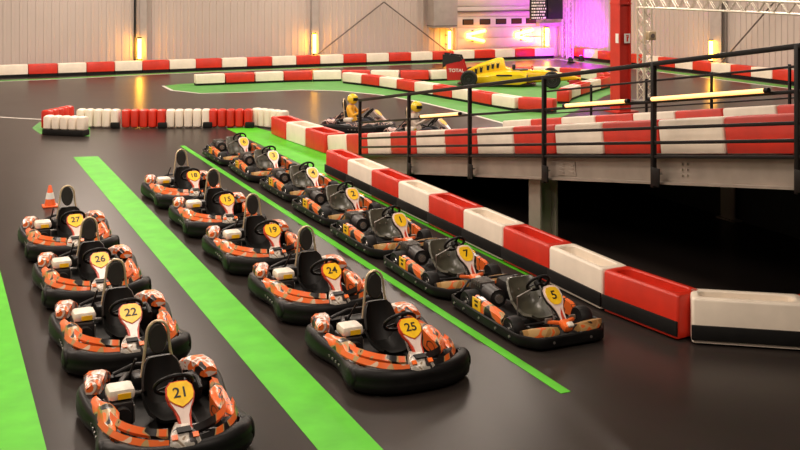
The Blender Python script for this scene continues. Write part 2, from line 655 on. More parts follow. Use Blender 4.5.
def put_block(kind, colour, loc, rz, label, group, pitch=0.0):
    p = block_proto(kind, colour)
    rot = (0, pitch, rz)
    if p[2]:
        p[2] = False
        p[1] = tree_of(p[0])
        r = p[0]
        r.location = loc
        r.rotation_euler = rot
        r['label'] = label
        r['group'] = group
    else:
        r = dup(p[0], p[1], loc, rot, label, group)
    return r


ORD = ['first', 'second', 'third', 'fourth', 'fifth', 'sixth', 'seventh', 'eighth', 'ninth', 'tenth', 'eleventh', 'twelfth', 'thirteenth', 'fourteenth', 'fifteenth', 'sixteenth',
       'seventeenth', 'eighteenth', 'nineteenth', 'twentieth']


def course(kind, joints, first_red, phrase, group, z=0.0):
    """one block between every two successive joints"""
    cnt = {'red': 0, 'white': 0}
    for i in range(len(joints) - 1):
        a, c = V((joints[i][0], joints[i][1])), V((joints[i + 1][0], joints[i + 1][1]))
        colr = 'red' if (i % 2 == 0) == first_red else 'white'
        lab = '%s %s barrier block %s' % (ORD[cnt[colr]], colr, phrase)
        cnt[colr] += 1
        m = (a + c) / 2
        put_block(kind, colr, (m.x, m.y, z), math.atan2((c - a).y, (c - a).x), lab, group)


course('edge', A1, False, 'from the left along the back wall', 'blocks along the back wall')
ys = [47.1 - 1.22 * i for i in range(18)]
course('edge', [(31.9, y) for y in ys], True, 'from the hall corner along the right wall', 'blocks along the right wall')
course('isle', B1, False, 'from the pointed end on the island far side', 'blocks around the green island')
course('isle', B2, False, 'from the far end between driven karts and racing car', 'blocks between the island and the lane')
course('isle', C, True, 'from the far end beside the red pillar', 'blocks at the island mouth')
# right-hand course under the ramp
Fj = [(8.06 - 0.006 * i, 21.0 - 1.265 * i) for i in range(8)] + [(8.0, 10.88), (8.15, 9.63), (9.16, 8.90), (10.38, 8.55), (11.64, 8.5), (12.88, 8.7)]
course('wide', Fj, True, 'from the far end of the long course beside the ramp', 'blocks of the long course beside the ramp')
# short course leading up to the ramp
Ej = [(8.86, 27.22), (8.88, 26.0), (8.98, 24.78), (9.06, 23.56)]
course('low', Ej, True, 'from the far end of the short course left of the ramp', 'blocks leading up to the ramp')

# lobed blocks of the far left course
LOB = {}


def lobed(colour, loc, rz, label, black_base=False):
    key = (colour, black_base)
    if key not in LOB:
        q = B('barrier_red' if colour == 'red' else 'barrier_white')
        zb = 0.16 if black_base else 0.02
        for k in range(5):
            x = -0.5 + 0.25 * k
            prof = []
            for w, h in ((0.10, zb), (0.122, zb + 0.03), (0.122, 0.46), (0.11, 0.50), (0.07, 0.525)):
                ring = []
                for t in range(16):
                    a = 2 * PI * t / 16
                    ca, sa = math.cos(a), math.sin(a)
                    ring.append(V((x + math.copysign(abs(ca) ** 0.6, ca) * w, math.copysign(abs(sa) ** 0.6, sa) * w * 1.35, h)))
                prof.append(ring)
            q.loft(prof)
        root = q.done('lobed_barrier')
        tag(root, 'x', 'barrier')
        if black_base:
            q = B('barrier_black')
            q.box((0, 0, 0.085), (1.24, 0.34, 0.15), bev=0.015)
            for k in range(5):
                q.cyl((-0.5 + .25 * k, -0.185, 0.09), (-0.5 + .25 * k, -0.16, 0.09), 0.035, 10)
            q.done('base_strip', root)
        else:
            q = B('barrier_black')
            q.box((0.56, -0.2, 0.09), (0.26, 0.09, 0.17), bev=0.025)
            q.done('joint_block', root)
        LOB[key] = [root, tree_of(root), True]
    p = LOB[key]
    if p[2]:
        p[2] = False
        r = p[0]
        r.location = loc; r.rotation_euler = (0, 0, rz); r['label'] = label
        r['group'] = 'lobed blocks of the far left course'
    else:
        r = dup(p[0], p[1], loc, (0, 0, rz), label, 'lobed blocks of the far left course')
    return r


def lob_between(a, c, colour, label, bb=False):
    a, c = V(a[:2]), V(c[:2])
    m = (a + c) / 2
    lobed(colour, (m.x, m.y, 0), math.atan2((c - a).y, (c - a).x), label, bb)


dj = [G(76, 127), G(121.5, 127.6), G(167, 127.6), G(210, 127.2), G(252, 127.2)]
for i, (cl, lb) in enumerate((('white', 'white lobed barrier block behind the left hairpin, left of the red blocks'), ('red', 'red lobed barrier block in front of the tall light reflection'),
                              ('white', 'white lobed barrier block between two red lobed blocks'), ('red', 'red lobed barrier block just left of the short ramp course'))):
    lob_between(dj[i], dj[i + 1], cl, lb)
lob_between((8.62, 28.93), (9.24, 27.86), 'white', 'white lobed barrier block turning towards the short ramp course')
lob_between(G(43, 134.2), G(89, 136), 'white', 'white lobed block with black base at the near side of the left hairpin', True)
lob_between(G(39, 130.5), G(76, 122), 'red', 'red lobed barrier block at the tip of the left hairpin')

# ------------------------------------------------------------------ ramp
RX0, RX1 = 8.74, 13.1


def dz(y):
    return 2.29 - 0.1523 * (y - 8.38)


YT, YN = 23.3, 4.5
q = B('floor')
prof = []
for y in (YT, YN):
    prof.append([V((RX0, y, dz(y))), V((RX1, y, dz(y))), V((RX1, y, max(dz(y) - 0.12, 0.0))), V((RX0, y, max(dz(y) - 0.12, 0.0)))])
prof = [[V((RX0, YT, dz(YT))), V((RX1, YT, dz(YT))), V((RX1, YT, 0)), V((RX0, YT, 0))],
        [V((RX0, 22.4, dz(22.4))), V((RX1, 22.4, dz(22.4))), V((RX1, 22.4, 0.0)), V((RX0, 22.4, 0.0))], prof[1]]
q.loft(prof)
ramp = q.done('track_ramp', smooth=False)
tag(ramp, 'long dark kart ramp rising to the right on steel beams', 'ramp')


def ibeam(q, x, y0, y1, h, w):
    for y_a, y_b in ((y0, y1),):
        za, zb = dz(y_a), dz(y_b)
        for off, hh, ww in ((-0.015, 0.03, w), (-h / 2, h, 0.03), (-h + 0.015, 0.03, w)):
            q.beam((x, y_a, za + off), (x, y_b, zb + off), ww, hh)


q = B('steel_beam')
ibeam(q, RX0 - 0.05, 21.4, YN, 0.36, 0.16)
q.box((RX0 - 0.05 - 0.02, 13.0, dz(13.0) - 0.19), (0.02, 0.5, 0.2), Matrix.Rotation(math.atan(-0.1523), 3, 'X'))
for y in (12.85, 13.1):
    for dzz in (-0.13, -0.18, -0.24):
        q.box((RX0 - 0.08, y, dz(y) + dzz), (0.02, 0.12, 0.03))
for y in (10.3, 10.4):
    for dzz in (-0.1, -0.17, -0.24):
        q.cyl((RX0 - 0.09, y, dz(y) + dzz), (RX0 - 0.06, y, dz(y) + dzz), 0.014, 8)
q.done('edge_beam', ramp, smooth=False)
q = B('steel_beam')
ibeam(q, RX1 - 0.05, 21.4, YN, 0.36, 0.16)
q.done('edge_beam', ramp, smooth=False)
for (cx, cy) in ((9.0, 14.15), (12.95, 14.15)):
    q = B('steel_beam')
    top = dz(cy) - 0.36
    if cx < 10: top = dz(cy) - 0.12
    for s in (-1, 1):
        q.box((cx + s * 0.15, cy, top / 2), (0.03, 0.34, top))
    q.box((cx, cy, top / 2), (0.3, 0.03, top))
    q.box((cx, cy, 0.012), (0.45, 0.45, 0.024))
    for zz in (top - 0.15, top - 0.25):
        q.cyl((cx - 0.19, cy + 0.1, zz), (cx - 0.15, cy + 0.1, zz), 0.02, 8)
    q.done('support_column', ramp, smooth=False)

# black sheet added below the far edge to darken the space under the ramp
q = B('black_rubber')
ytip = 22.2
lo = [V((RX1 - 0.18, ytip, 0)), V((RX1 - 0.18, YN, 0)), V((RX1 - 0.18, YN, dz(YN) - 0.14)), V((RX1 - 0.18, ytip, max(0.02, dz(ytip) - 0.14)))]
q.loft([lo, [v + V((0.03, 0, 0)) for v in lo]])
q.done('added_dark_sheet', ramp, smooth=False)

# barrier blocks on the ramp
pitch = math.atan(0.1523)
for side, xx, ph, y_start in (('near', 9.08, 'on the near edge of the ramp', 23.54), ('far', 12.7, 'on the far edge of the ramp', 21.35)):
    cnt = {'red': 0, 'white': 0}
    i = 0
    y = y_start
    while y > 5.5:
        ya, yb = y, y - 1.247
        ym = (ya + yb) / 2
        colr = 'red' if i % 2 == 1 else 'white'
        if True:
            put_block('ramp' if side == 'near' else 'rampfar', colr, (xx, ym, dz(ym) + 0.002), -PI / 2, '%s %s barrier block from the low end %s' % (ORD[cnt[colr]], colr, ph), 'blocks on the %s edge of the ramp' % side, -pitch)
            cnt[colr] += 1
        y = yb
        i += 1


# railings
def railing(x, posts, out, label, heights, ext, k_=1.0):
    root = empty('ramp_railing', (x, posts[-1], dz(posts[-1])), 0, label, 'railing', 'railings of the ramp')
    ox, oy, oz = root.location

    def P(y, h):
        return V((0, y - oy, dz(y) + h - oz))
    for k, y in enumerate(posts):
        q = B('rail_black')
        q.box(P(y, 0.41), (0.06 * k_, 0.06 * k_, 1.62), bev=0.006)
        po = q.done('post', root)
        q = B('rail_black', 'dull_steel')
        q.box(P(y, -0.25) + V((-out * 0.03, -0.07, 0)), (0.02, 0.17, 0.24), bev=0.004)
        for a in (-0.12, -0.05):
            for c in (-0.32, -0.2):
                q.use(1).cyl(P(y, c) + V((out * -0.015, a, 0)), P(y, c) + V((out * 0.03, a, 0)), 0.014, 8)
        q.done('bracket', po)
    y0, y1 = posts[0], posts[-1] - ext
    for nm, h in heights:
        q = B('rail_black')
        if nm == 'top_rail':
            q.beam(P(y0 + 0.03, h), P(y1, h), 0.055 * k_, 0.06 * k_, bev=0.008)
        else:
            q.beam(P(y0 + 0.03, h), P(y1, h), 0.036 * k_, 0.042 * k_, bev=0.006)
        q.done(nm, root)
    return root


posts_near = [20.8, 18.3, 15.82, 13.45, 10.84, 8.40, 5.95]
railing(RX0 - 0.17, posts_near, 1, 'black steel railing along the near edge of the ramp', (('top_rail', 1.2), ('mid_rail', 0.71), ('lower_rail', 0.37), ('bottom_rail', 0.18), ('toe_rail', 0.0)), 0.4)
posts_far = [20.7, 18.8, 16.9, 15.0, 13.1, 11.2, 9.3, 7.4]
railing(RX1 + 0.08, posts_far, -1, 'black steel railing along the far edge of the ramp', (('top_rail', 1.17), ('mid_rail', 0.65)), 0.4, 0.72)

# tube lights clipped to the near railing
def tube_light(name, p0, p1, r, label, group, m='tube_warm', cap='black_plastic', reach=None):
    p0, p1 = V(p0), V(p1)
    c = (p0 + p1) / 2
    root = empty(name, c, 0, label, 'light', group)
    d = (p1 - p0).normalized()
    q = B(m)
    q.cyl(p0 - c, p1 - c, r, 14)
    q.done('glowing_tube', root)
    if reach:
        q = B('black_metal')
        for t in (0.25, 0.75):
            q.beam((p0 - c).lerp(p1 - c, t) + V(reach) * 0.5 * 0.0, (p0 - c).lerp(p1 - c, t) + V(reach), 0.05, 0.05, up=(0.3, 0.3, 1))
        q.done('wall_bracket', root)
    for e, s in ((p0, -1), (p1, 1)):
        q = B(cap)
        q.cyl(e - c - d * 0.002 * s, e - c + d * s * 0.06, r * 1.1, 14)
        q.done('end_cap', root)
    return root


def on_rail(px):
    k = (px - 400) / F
    c, s = math.cos(YAW), math.sin(YAW)
    x = RX0 - 0.17 - 0.06
    d = x / (c * k + s)
    y = d * (c - s * k)
    return V((x, y, dz(y) + 0.745))


for a, c, lb in ((421, 459, 'glowing tube light on the ramp railing beside the far driven kart'), (566, 626, 'glowing tube light on the ramp railing in front of the red pillar base'),
                 (652, 765, 'longest glowing tube light on the ramp railing at the right')):
    tube_light('tube_light', on_rail(a), on_rail(c), 0.027, lb, 'tube lights on the ramp railing', 'tube_soft')

# wall tubes
for px, y0, y1, lb in ((139.5, 38.5, 64, 'upright glowing tube on the back wall beside the leftmost wall column'), (314.5, 34, 58, 'upright glowing tube on the back wall at the middle wall column'),
                       (449.5, 31, 53, 'upright glowing tube on the back wall under the grey duct box'), (547, 28, 50, 'upright glowing tube right of the big door beside the purple light')):
    yw = YB - 0.52
    xw, d = on_back(px, yw)
    tube_light('tube_light', (xw, yw, max(0.6, zat(y1, d))), (xw, yw, zat(y0, d)), 0.085, lb, 'upright tube lights on the walls', reach=(0, 0.49, 0))
xx = XR - 0.5
yw, d = on_right(711, xx)
tube_light('tube_light', (xx, yw, max(0.62, zat(62, d))), (xx, yw, zat(41, d)), 0.085, 'upright glowing tube on the right wall above the barrier', 'upright tube lights on the walls', reach=(0.44, 0, 0))

# arrow lights on the door
for k, (vx, vy, e1, e2, lb) in enumerate((((466.5), 36, (485, 30.8), (484, 41.2), 'left arrow light made of two glowing tubes on the big door'), (515.5, 35.2, (532.5, 29.8), (531.8, 40), 'right arrow light made of two glowing tubes on the big door'))):
    yw = YB - 0.26
    xv, d = on_back(vx, yw)
    root = empty('arrow_light', (xv, yw, zat(vy, d)), 0, lb, 'light', 'arrow lights on the big door')
    for (ex, ey), sg in ((e1, 1), (e2, -1)):
        x2, d2 = on_back(ex, yw)
        q = B('arrow_glow')
        q.cyl((0.0, 0, 0.05 * sg), (x2 - xv, 0, zat(ey, d2) - zat(vy, d)), 0.085, 12)
        q.done('glowing_tube', root)
    q = B('black_metal')
    q.box((0.4, 0.07, 0), (0.08, 0.08, 0.6))
    q.done('bracket', root)

# ------------------------------------------------------------------ trusses, pillar, screen
def truss_mesh(root, p0, p1, s, n):
    p0, p1 = V(p0), V(p1)
    d = (p1 - p0).normalized()
    a = V((0, 0, 1)) if abs(d.z) < 0.9 else V((1, 0, 0))
    u = d.cross(a).normalized(); w = d.cross(u)
    cs = [(u * i + w * j) * s / 2 for i, j in ((-1, -1), (1, -1), (1, 1), (-1, 1))]
    for c in cs:
        q = B('truss')
        q.cyl(p0 + c, p1 + c, 0.03, 8)
        q.done('chord', root)
    q = B('truss')
    L = (p1 - p0).length
    for i in range(n):
        for k in range(4):
            c0, c1 = cs[k], cs[(k + 1) % 4]
            if i % 2:
                c0, c1 = c1, c0
            q.cyl(p0 + c0 + d * L * i / n, p0 + c1 + d * L * (i + 1) / n, 0.014, 6)
    q.done('lacing', root)


gx, gy = 22.7, 29.2
root = empty('gantry_truss', (gx, gy, 0), 0, 'pale aluminium box truss gantry standing right of the red pillar', 'truss')
truss_mesh(root, (0, 0, 0.03), (0, 0, 3.75), 0.34, 12)
truss_mesh(root, (0, 0.2, 3.42), (0, -15.5, 3.36), 0.34, 52)
q = B('dull_steel'); q.box((0, 0, 0.015), (0.7, 0.7, 0.03)); q.done('base_plate', root)
q = B('rim_gold', 'brace'); q.box((0.05, -0.28, 2.28), (0.3, 0.2, 0.3), bev=0.02); q.use(1).cyl((0.05, -0.38, 2.28), (0.05, -0.4, 2.28), 0.08, 12)
q.done('sensor_box', root)
xp, d = on_back(570, YB - 1.9)
root = empty('corner_truss', (xp - 0.15, YB - 1.9, 0), 0, 'upright box truss in the hall corner lit purple', 'truss')
truss_mesh(root, (0, 0, 0.03), (0, 0, 5.2), 0.4, 16)
q = B('dull_steel'); q.box((0, 0, 0.015), (0.55, 0.55, 0.03)); q.done('base_plate', root)
# purple spot standing in front of the truss
for ddx, ddy, lb in ((-0.45, -1.7, 'small black floor spotlight nearest the corner truss foot'), (-1.5, -2.3, 'small black floor spotlight furthest left of the corner truss foot')):
    c = V((xp + ddx, YB - 1.9 + ddy, 0))
    root = empty('floor_spotlight', c, 0, lb, 'spotlight', 'purple floor spotlights')
    q = B('black_metal'); q.cyl((0, 0, 0.07), (0, 0.06, 0.27), 0.11, 16); q.box((0, 0, 0.02), (0.3, 0.25, 0.04)); q.box((-0.13, 0, 0.11), (0.02, 0.05, 0.2)); q.box((0.13, 0, 0.11), (0.02, 0.05, 0.2)); q.done('lamp_body', root)
    q = B('lens_purple'); q.cyl((0, 0.057, 0.262), (0, 0.063, 0.282), 0.09, 16); q.done('lens', root)
    li = bpy.data.lights.new('purple_lamp', 'SPOT')
    li.energy = 850
    li.color = (0.55, 0.0, 0.95)
    li.spot_size = math.radians(115)
    li.spot_blend = 1.0
    li.shadow_soft_size = 0.1
    lo = bpy.data.objects.new('purple_lamp', li)
    COL.objects.link(lo)
    lo.location = c + V((0, 0.12, 0.42))
    lo.rotation_euler = (math.radians(118), 0, math.radians(-20 if ddx < -1 else -52))

# red pillar
pp = V((20.2, 27.2, 0))
root = empty('red_pillar', pp, 0, 'red painted steel pillar rising through the hall behind the ramp', 'pillar')
q = B('pillar_red')
for s in (-1, 1):
    q.box((s * 0.2, 0, HT / 2), (0.04, 0.5, HT))
q.box((0, 0, HT / 2), (0.4, 0.35, HT))
q.done('shaft', root, smooth=False)
q = B('pillar_red'); q.box((0, 0, 0.02), (0.8, 0.8, 0.04)); q.box((0, 0, 3.45), (0.47, 0.52, 0.05)); q.done('flange', root, smooth=False)
q = B('white', 'barrier_red')
zc = 2.35
q.box((-0.226, -0.12, zc), (0.01, 0.15, 0.3))
q.box((0.06, -0.26, zc), (0.22, 0.02, 0.3))
q.use(1).box((0.06, -0.272, zc - 0.02), (0.06, 0.006, 0.16)); q.box((0.06, -0.272, zc + 0.09), (0.1, 0.006, 0.03)); q.box((0.105, -0.272, zc + 0.05), (0.02, 0.006, 0.08))
q.done('extinguisher_sign', root)

# timing screen hung near the back wall
ysn = YB - 2.6
xa, d = on_back(530, ysn); xm, _ = on_back(546.8, ysn); xb, _ = on_back(562, ysn)
z0, z1 = zat(19.5, d), zat(-8, d)
root = empty('timing_screen', ((xa + xb) / 2, ysn, z0), 0, 'hanging timing screen with rows of figures above the purple corner', 'screen')
cx = (xa + xb) / 2
q = B('screen_off'); q.box(((xa + xm) / 2 - cx, 0, (z1 - z0) / 2), (xm - xa, 0.12, z1 - z0), bev=0.01); q.done('figure_panel', root)
q = B('screen_off'); q.box(((xb + xm) / 2 - cx, 0.0, (z1 - z0) / 2), (xb - xm - 0.02, 0.2, z1 - z0), bev=0.01); q.done('dark_panel', root)
q = B('screen_text')
rows = 9
for r in range(rows):
    zz = (z1 - z0) * (r + 0.5) / rows
    xcur = xa - cx + 0.06
    random.seed(100 + r)
    while xcur < xm - cx - 0.14:
        w = random.choice((0.05, 0.07, 0.1))
        q.box((xcur + w / 2, -0.064, zz), (w, 0.006, 0.085))
        xcur += w + random.choice((0.025, 0.03, 0.06))
q.done('figure_rows', root, smooth=False)
q = B('black_metal')
for xx in (xa + 0.2, xb - 0.2):
    q.cyl((xx - cx, 0, z1 - z0), (xx - cx, 0, HT - z0), 0.03, 8)
q.done('hanger', root)
# ledge under the screen at the corner
x0, d = on_back(538, YB - 0.35); x1, _ = on_back(564, YB - 0.35)
q = B('grey_paint')
q.box(((x0 + x1) / 2, YB - 0.3, zat(24.5, d)), (x1 - x0, 0.5, 0.2), bev=0.01)
q.box(((x0 + x1) / 2, YB - 0.1, zat(16, d)), (0.5, 0.1, 0.7))
tag(q.done('wall_ledge'), 'grey steel ledge on the back wall between door and purple truss', 'ledge')

# ------------------------------------------------------------------ kart, full bodied
def ring_path(half):
    """mirror a half outline (front to rear on +y) into a closed path"""
    pts = [V((x, y, 0)) for x, y in half]
    return pts + [V((p.x, -p.y, 0)) for p in reversed(pts) if p.y > 1e-6]


def smooth_closed(pts, n=4):
    out = []
    N = len(pts)
    for i in range(N):
        a, b_, c, d_ = pts[i - 1], pts[i], pts[(i + 1) % N], pts[(i + 2) % N]
        for k in range(n):
            t = k / n
            out.append(0.5 * ((2 * b_) + (c - a) * t + (2 * a - 5 * b_ + 4 * c - d_) * t * t + (3 * b_ - a - 3 * c + d_) * t ** 3))
    return out


def ring_sweep(q, path, prof_fn):
    n = len(path)
    rings = []
    for i, p in enumerate(path):
        t = (path[(i + 1) % n] - path[i - 1]).normalized()
        nrm = V((t.y, -t.x, 0))
        if nrm.dot(p) < 0:
            nrm = -nrm
        rings.append([p + nrm * a + V((0, 0, z)) for a, z in prof_fn(p)])
    q.loop(rings)


def wheel(root, c, r, w, side):
    q = B('tyre')
    q.lathe([(r * 0.55, -w / 2 + 0.01), (r * 0.9, -w / 2), (r, -w / 2 + 0.03), (r, w / 2 - 0.03), (r * 0.9, w / 2), (r * 0.55, w / 2 - 0.01)], c, (0, 1, 0), 22)
    o = q.done('tyre', root)
    q = B('steel')
    q.lathe([(r * 0.56, side * (w / 2 - 0.025)), (r * 0.5, side * (w / 2 - 0.005)), (r * 0.42, side * (w / 2 - 0.03)), (r * 0.2, side * (w / 2 - 0.03)), (r * 0.16, side * (w / 2 + 0.01)), (0.001, side * (w / 2 + 0.01))], c, (0, 1, 0), 18)
    q.done('hub', o)


def panel_frame(top, bottom):
    """frame of the slanted front panel: origin top centre, ex sideways, ey downward along the slope"""
    top, bottom = V(top), V(bottom)
    ey = (bottom - top).normalized()
    ex = V((0, 1, 0))
    return top, ex, ey


def num_matrix(o, ex, ey, nrm, along, lift):
    """text matrix: reading direction as seen from the front"""
    c = o + ey * along + nrm * lift
    # seen from ahead, the reader's right is the kart's left (+y)
    X = V((0, 1, 0)); Y = -ey; Z = nrm
    m = Matrix((X, Y, Z)).transposed().to_4x4()
    m.translation = c
    return m


def mirror(poly):
    return poly + [(-a, s) for a, s in reversed(poly) if abs(a) > 1e-6]


def front_panel(root, top, bottom, shape_out, shape_in, plate_poly, num, numsize, num_at, plate_border, edge='red_edge'):
    o, ex, ey = panel_frame(top, bottom)
    nrm = ex.cross(ey).normalized()
    if nrm.x < 0:
        nrm = -nrm
    sgn = 1 if ex.cross(ey).dot(nrm) > 0 else -1
    q = B(edge, 'pale')
    q.plate(shape_out, o, ex, ey, 0.03 * sgn)
    q.use(1).plate(shape_in, o + nrm * 0.028, ex, ey, 0.012 * sgn)
    fp = q.done('front_panel', root)
    q = B('ink' if plate_border == 'ink' else plate_border, 'yellow')
    q.plate([(a * 1.08, 0.13 + (s - 0.13) * 1.08) for a, s in plate_poly], o + nrm * 0.038, ex, ey, 0.006 * sgn)
    q.use(1).plate(plate_poly, o + nrm * 0.043, ex, ey, 0.008 * sgn)
    q.done('number_plate', fp)
    n = text_mesh('number', num, numsize, fp, num_matrix(o, ex, ey, nrm, num_at, 0.053), 'ink')
    return fp, (o, ex, ey, nrm)


def rental_kart():
    root = empty('rental_kart', (0, 0, 0), 0, 'x', 'go-kart')
    # wrap-around bumper
    half = [(1.0, 0.0), (0.99, 0.22), (0.93, 0.42), (0.82, 0.58), (0.66, 0.665), (0.48, 0.655), (0.26, 0.61), (0.0, 0.605), (-0.22, 0.65), (-0.42, 0.675), (-0.62, 0.675), (-0.8, 0.63), (-0.93, 0.5), (-0.98, 0.25), (-0.99, 0.0)]
    path = smooth_closed(ring_path(half), 3)

    def prof(p):
        bulge = math.exp(-((p.x + 0.5) / 0.28) ** 2) + 0.7 * math.exp(-((p.x - 0.72) / 0.25) ** 2) + (0.5 if p.x > 0.8 else 0)
        zt = 0.235 + 0.045 * min(bulge, 1)
        return [(-0.10, 0.05), (-0.01, 0.035), (0.02, 0.07), (0.025, 0.13), (0.012, 0.155), (0.02, 0.18), (0.0, zt - 0.02), (-0.04, zt), (-0.10, zt - 0.01)]
    q = B('black_plastic')
    ring_sweep(q, path, prof)
    for s in (-1, 1):
        for bx, by in ((0.64, 0.628), (-0.52, 0.635)):
            q.lathe([(0.115, -0.05), (0.115, 0.03), (0.095, 0.05), (0.06, 0.055), (0.05, 0.045), (0.001, 0.045)], (bx, s * by, 0.15), (0, s, 0), 20)
    bump = q.done('bumper', root, angle=50)
    q = B('dull_steel')
    for s in (-1, 1):
        for k in range(4):
            q.box((0.24 - 0.1 * k, s * (0.633 if k else 0.636), 0.135), (0.035, 0.012, 0.022))
    q.done('bumper_vents', bump)
    # floor tray and frame rails
    q = B('tray')
    poly = [(0.9, 0.35), (0.6, 0.52), (-0.7, 0.52), (-0.85, 0.4), (-0.85, -0.4), (-0.7, -0.52), (0.6, -0.52), (0.9, -0.35)]
    q.plate(poly, (0, 0, 0.045), (1, 0, 0), (0, 1, 0), 0.02)
    q.done('floor_tray', root)
    q = B('black_metal', 'dull_steel')
    for s in (-1, 1):
        q.tube([(0.85, s * 0.2, 0.09), (0.3, s * 0.28, 0.09), (-0.85, s * 0.3, 0.09)], 0.016)
        q.tube([(0.5, s * 0.5, 0.12), (0.45, s * 0.3, 0.12), (0.35, s * 0.2, 0.1)], 0.014)
    q.use(1)
    q.tube([(-0.62, -0.6, 0.14), (-0.62, 0.6, 0.14)], 0.02)
    q.tube([(0.62, -0.1, 0.1), (0.66, -0.1, 0.26)], 0.01); q.box((0.67, -0.14, 0.26), (0.02, 0.1, 0.05))
    q.tube([(0.62, 0.1, 0.1), (0.66, 0.1, 0.26)], 0.01); q.box((0.67, 0.14, 0.26), (0.02, 0.1, 0.05))
    q.done('frame_tubes', root)
    for s in (-1, 1):
        wheel(root, V((-0.62, s * 0.50, 0.14)), 0.14, 0.2, s)
        wheel(root, V((0.60, s * 0.47, 0.13)), 0.13, 0.13, s)
    # side pods
    for s in (-1, 1):
        q = B('orange_print')
        rings = []
        for x, yi, yo, zb, zt in ((0.56, 0.48, 0.58, 0.2, 0.255), (0.42, 0.45, 0.60, 0.14, 0.30), (0.28, 0.44, 0.59, 0.12, 0.30), (0.18, 0.42, 0.585, 0.12, 0.335), (0.02, 0.44, 0.585, 0.12, 0.34), (-0.12, 0.49, 0.60, 0.14, 0.31), (-0.32, 0.53, 0.62, 0.2, 0.29)):
            rings.append([V((x, s * yi, zb)), V((x, s * yo, zb)), V((x, s * (yo + 0.015), (zb + zt) / 2)), V((x, s * (yo - 0.02), zt - 0.02)), V((x, s * (yo - 0.07), zt)), V((x, s * (yi + 0.04), zt - 0.005)), V((x, s * yi, zt - 0.04))])
        q.loft(rings)
        q.done('side_pod', root)
    # front fairing: two orange arcs each side
    for s in (-1, 1):
        q = B('fairing_print', 'black_plastic')
        def arc(r0, z0, z1, w):
            rings = []
            for k in range(11):
                t = k / 10
                a = math.radians(9 + 73 * t)
                ex_, ey_ = 0.93 * math.cos(a) ** 0.72 if a < PI / 2 else 0, 0.60 * math.sin(a) ** 0.8
                c = V((ex_ * r0 + 0.02, s * ey_ * r0, 0))
                d = V((math.cos(a), s * math.sin(a) * 1.1, 0)).normalized()
                lift = 0.02 * math.sin(PI * t)
                rings.append([c + V((0, 0, z0 + lift)), c + d * w + V((0, 0, z0 - 0.02 + lift)), c + d * (w + 0.01) + V((0, 0, z1 - 0.05 + lift)), c + d * w * 0.4 + V((0, 0, z1 + lift))])
            q.loft(rings)
        arc(0.99, 0.25, 0.302, 0.024)
        arc(0.83, 0.275, 0.335, 0.03)
        q.use(1)
        arc(0.89, 0.13, 0.21, 0.07)
        q.done('front_fairing', root)
    # nose cone
    q = B('nose_grey', 'black_plastic', 'orange')
    rings = []
    for x, w, z0, z1 in ((0.70, 0.05, 0.24, 0.34), (0.80, 0.085, 0.2, 0.36), (0.90, 0.12, 0.19, 0.345), (0.97, 0.14, 0.19, 0.30), (1.0, 0.10, 0.2, 0.26)):
        rings.append([V((x, -w, z0)), V((x, w, z0)), V((x, w * 0.95, z1 - 0.03)), V((x, w * 0.6, z1)), V((x, -w * 0.6, z1)), V((x, -w * 0.95, z1 - 0.03))])
    q.loft(rings)
    q.use(1).box((0.9, 0, 0.352), (0.07, 0.12, 0.012), Matrix.Rotation(0.25, 3, 'Y'))
    q.use(2).box((0.955, 0.09, 0.318), (0.05, 0.05, 0.012), Matrix.Rotation(0.5, 3, 'Y')); q.box((0.955, -0.09, 0.318), (0.05, 0.05, 0.012), Matrix.Rotation(0.5, 3, 'Y'))
    q.done('nose_cone', root)
    # slanted number panel
    K = 0.83
    sc_ = lambda pts: mirror([(a * K, c * K) for a, c in pts])
    so = sc_([(0.0, -0.01), (0.09, 0.0), (0.14, 0.05), (0.155, 0.15), (0.135, 0.24), (0.095, 0.31), (0.075, 0.40), (0.062, 0.52), (0.075, 0.58), (0.0, 0.6)])
    si = sc_([(0.0, 0.22), (0.125, 0.23), (0.085, 0.31), (0.05, 0.40), (0.04, 0.52), (0.0, 0.56)])
    pl = sc_([(0.0, 0.015), (0.085, 0.02), (0.13, 0.07), (0.14, 0.15), (0.125, 0.215), (0.07, 0.265), (0.0, 0.305)])
    front_panel(root, (0.46, 0.04, 0.585), (0.85, 0.04, 0.265), so, si, pl, '21', 0.13, 0.122, 'red_edge')
    # steering
    q = B('black_plastic')
    c = V((0.30, 0.04, 0.52)); ax = V((0.72, 0, -0.69)).normalized(); up = V((0.69, 0, 0.72))
    q.tube([c + (V((0, 1, 0)) * math.cos(2 * PI * k / 28) + up * math.sin(2 * PI * k / 28)) * 0.17 for k in range(28)], 0.019, 8, True)
    for a in (90, 210, 330):
        q.beam(c, c + (V((0, 1, 0)) * math.cos(math.radians(a)) + up * math.sin(math.radians(a))) * 0.15, 0.03, 0.012)
    q.cyl(c - ax * 0.02, c + ax * 0.03, 0.05, 14)
    sw = q.done('steering_wheel', root)
    q = B('dull_steel'); q.cyl(c, c + ax * 0.55, 0.013, 8); q.done('steering_column', sw)
    # seat
    q = B('seat_black')
    secs = ((0.20, 0.155, 0.15, 0.05), (0.05, 0.12, 0.18, 0.08), (-0.12, 0.105, 0.19, 0.12), (-0.24, 0.15, 0.195, 0.16), (-0.31, 0.28, 0.195, 0.13), (-0.35, 0.40, 0.18, 0.09), (-0.375, 0.50, 0.15, 0.06), (-0.385, 0.55, 0.11, 0.03))
    inner, outer = [], []
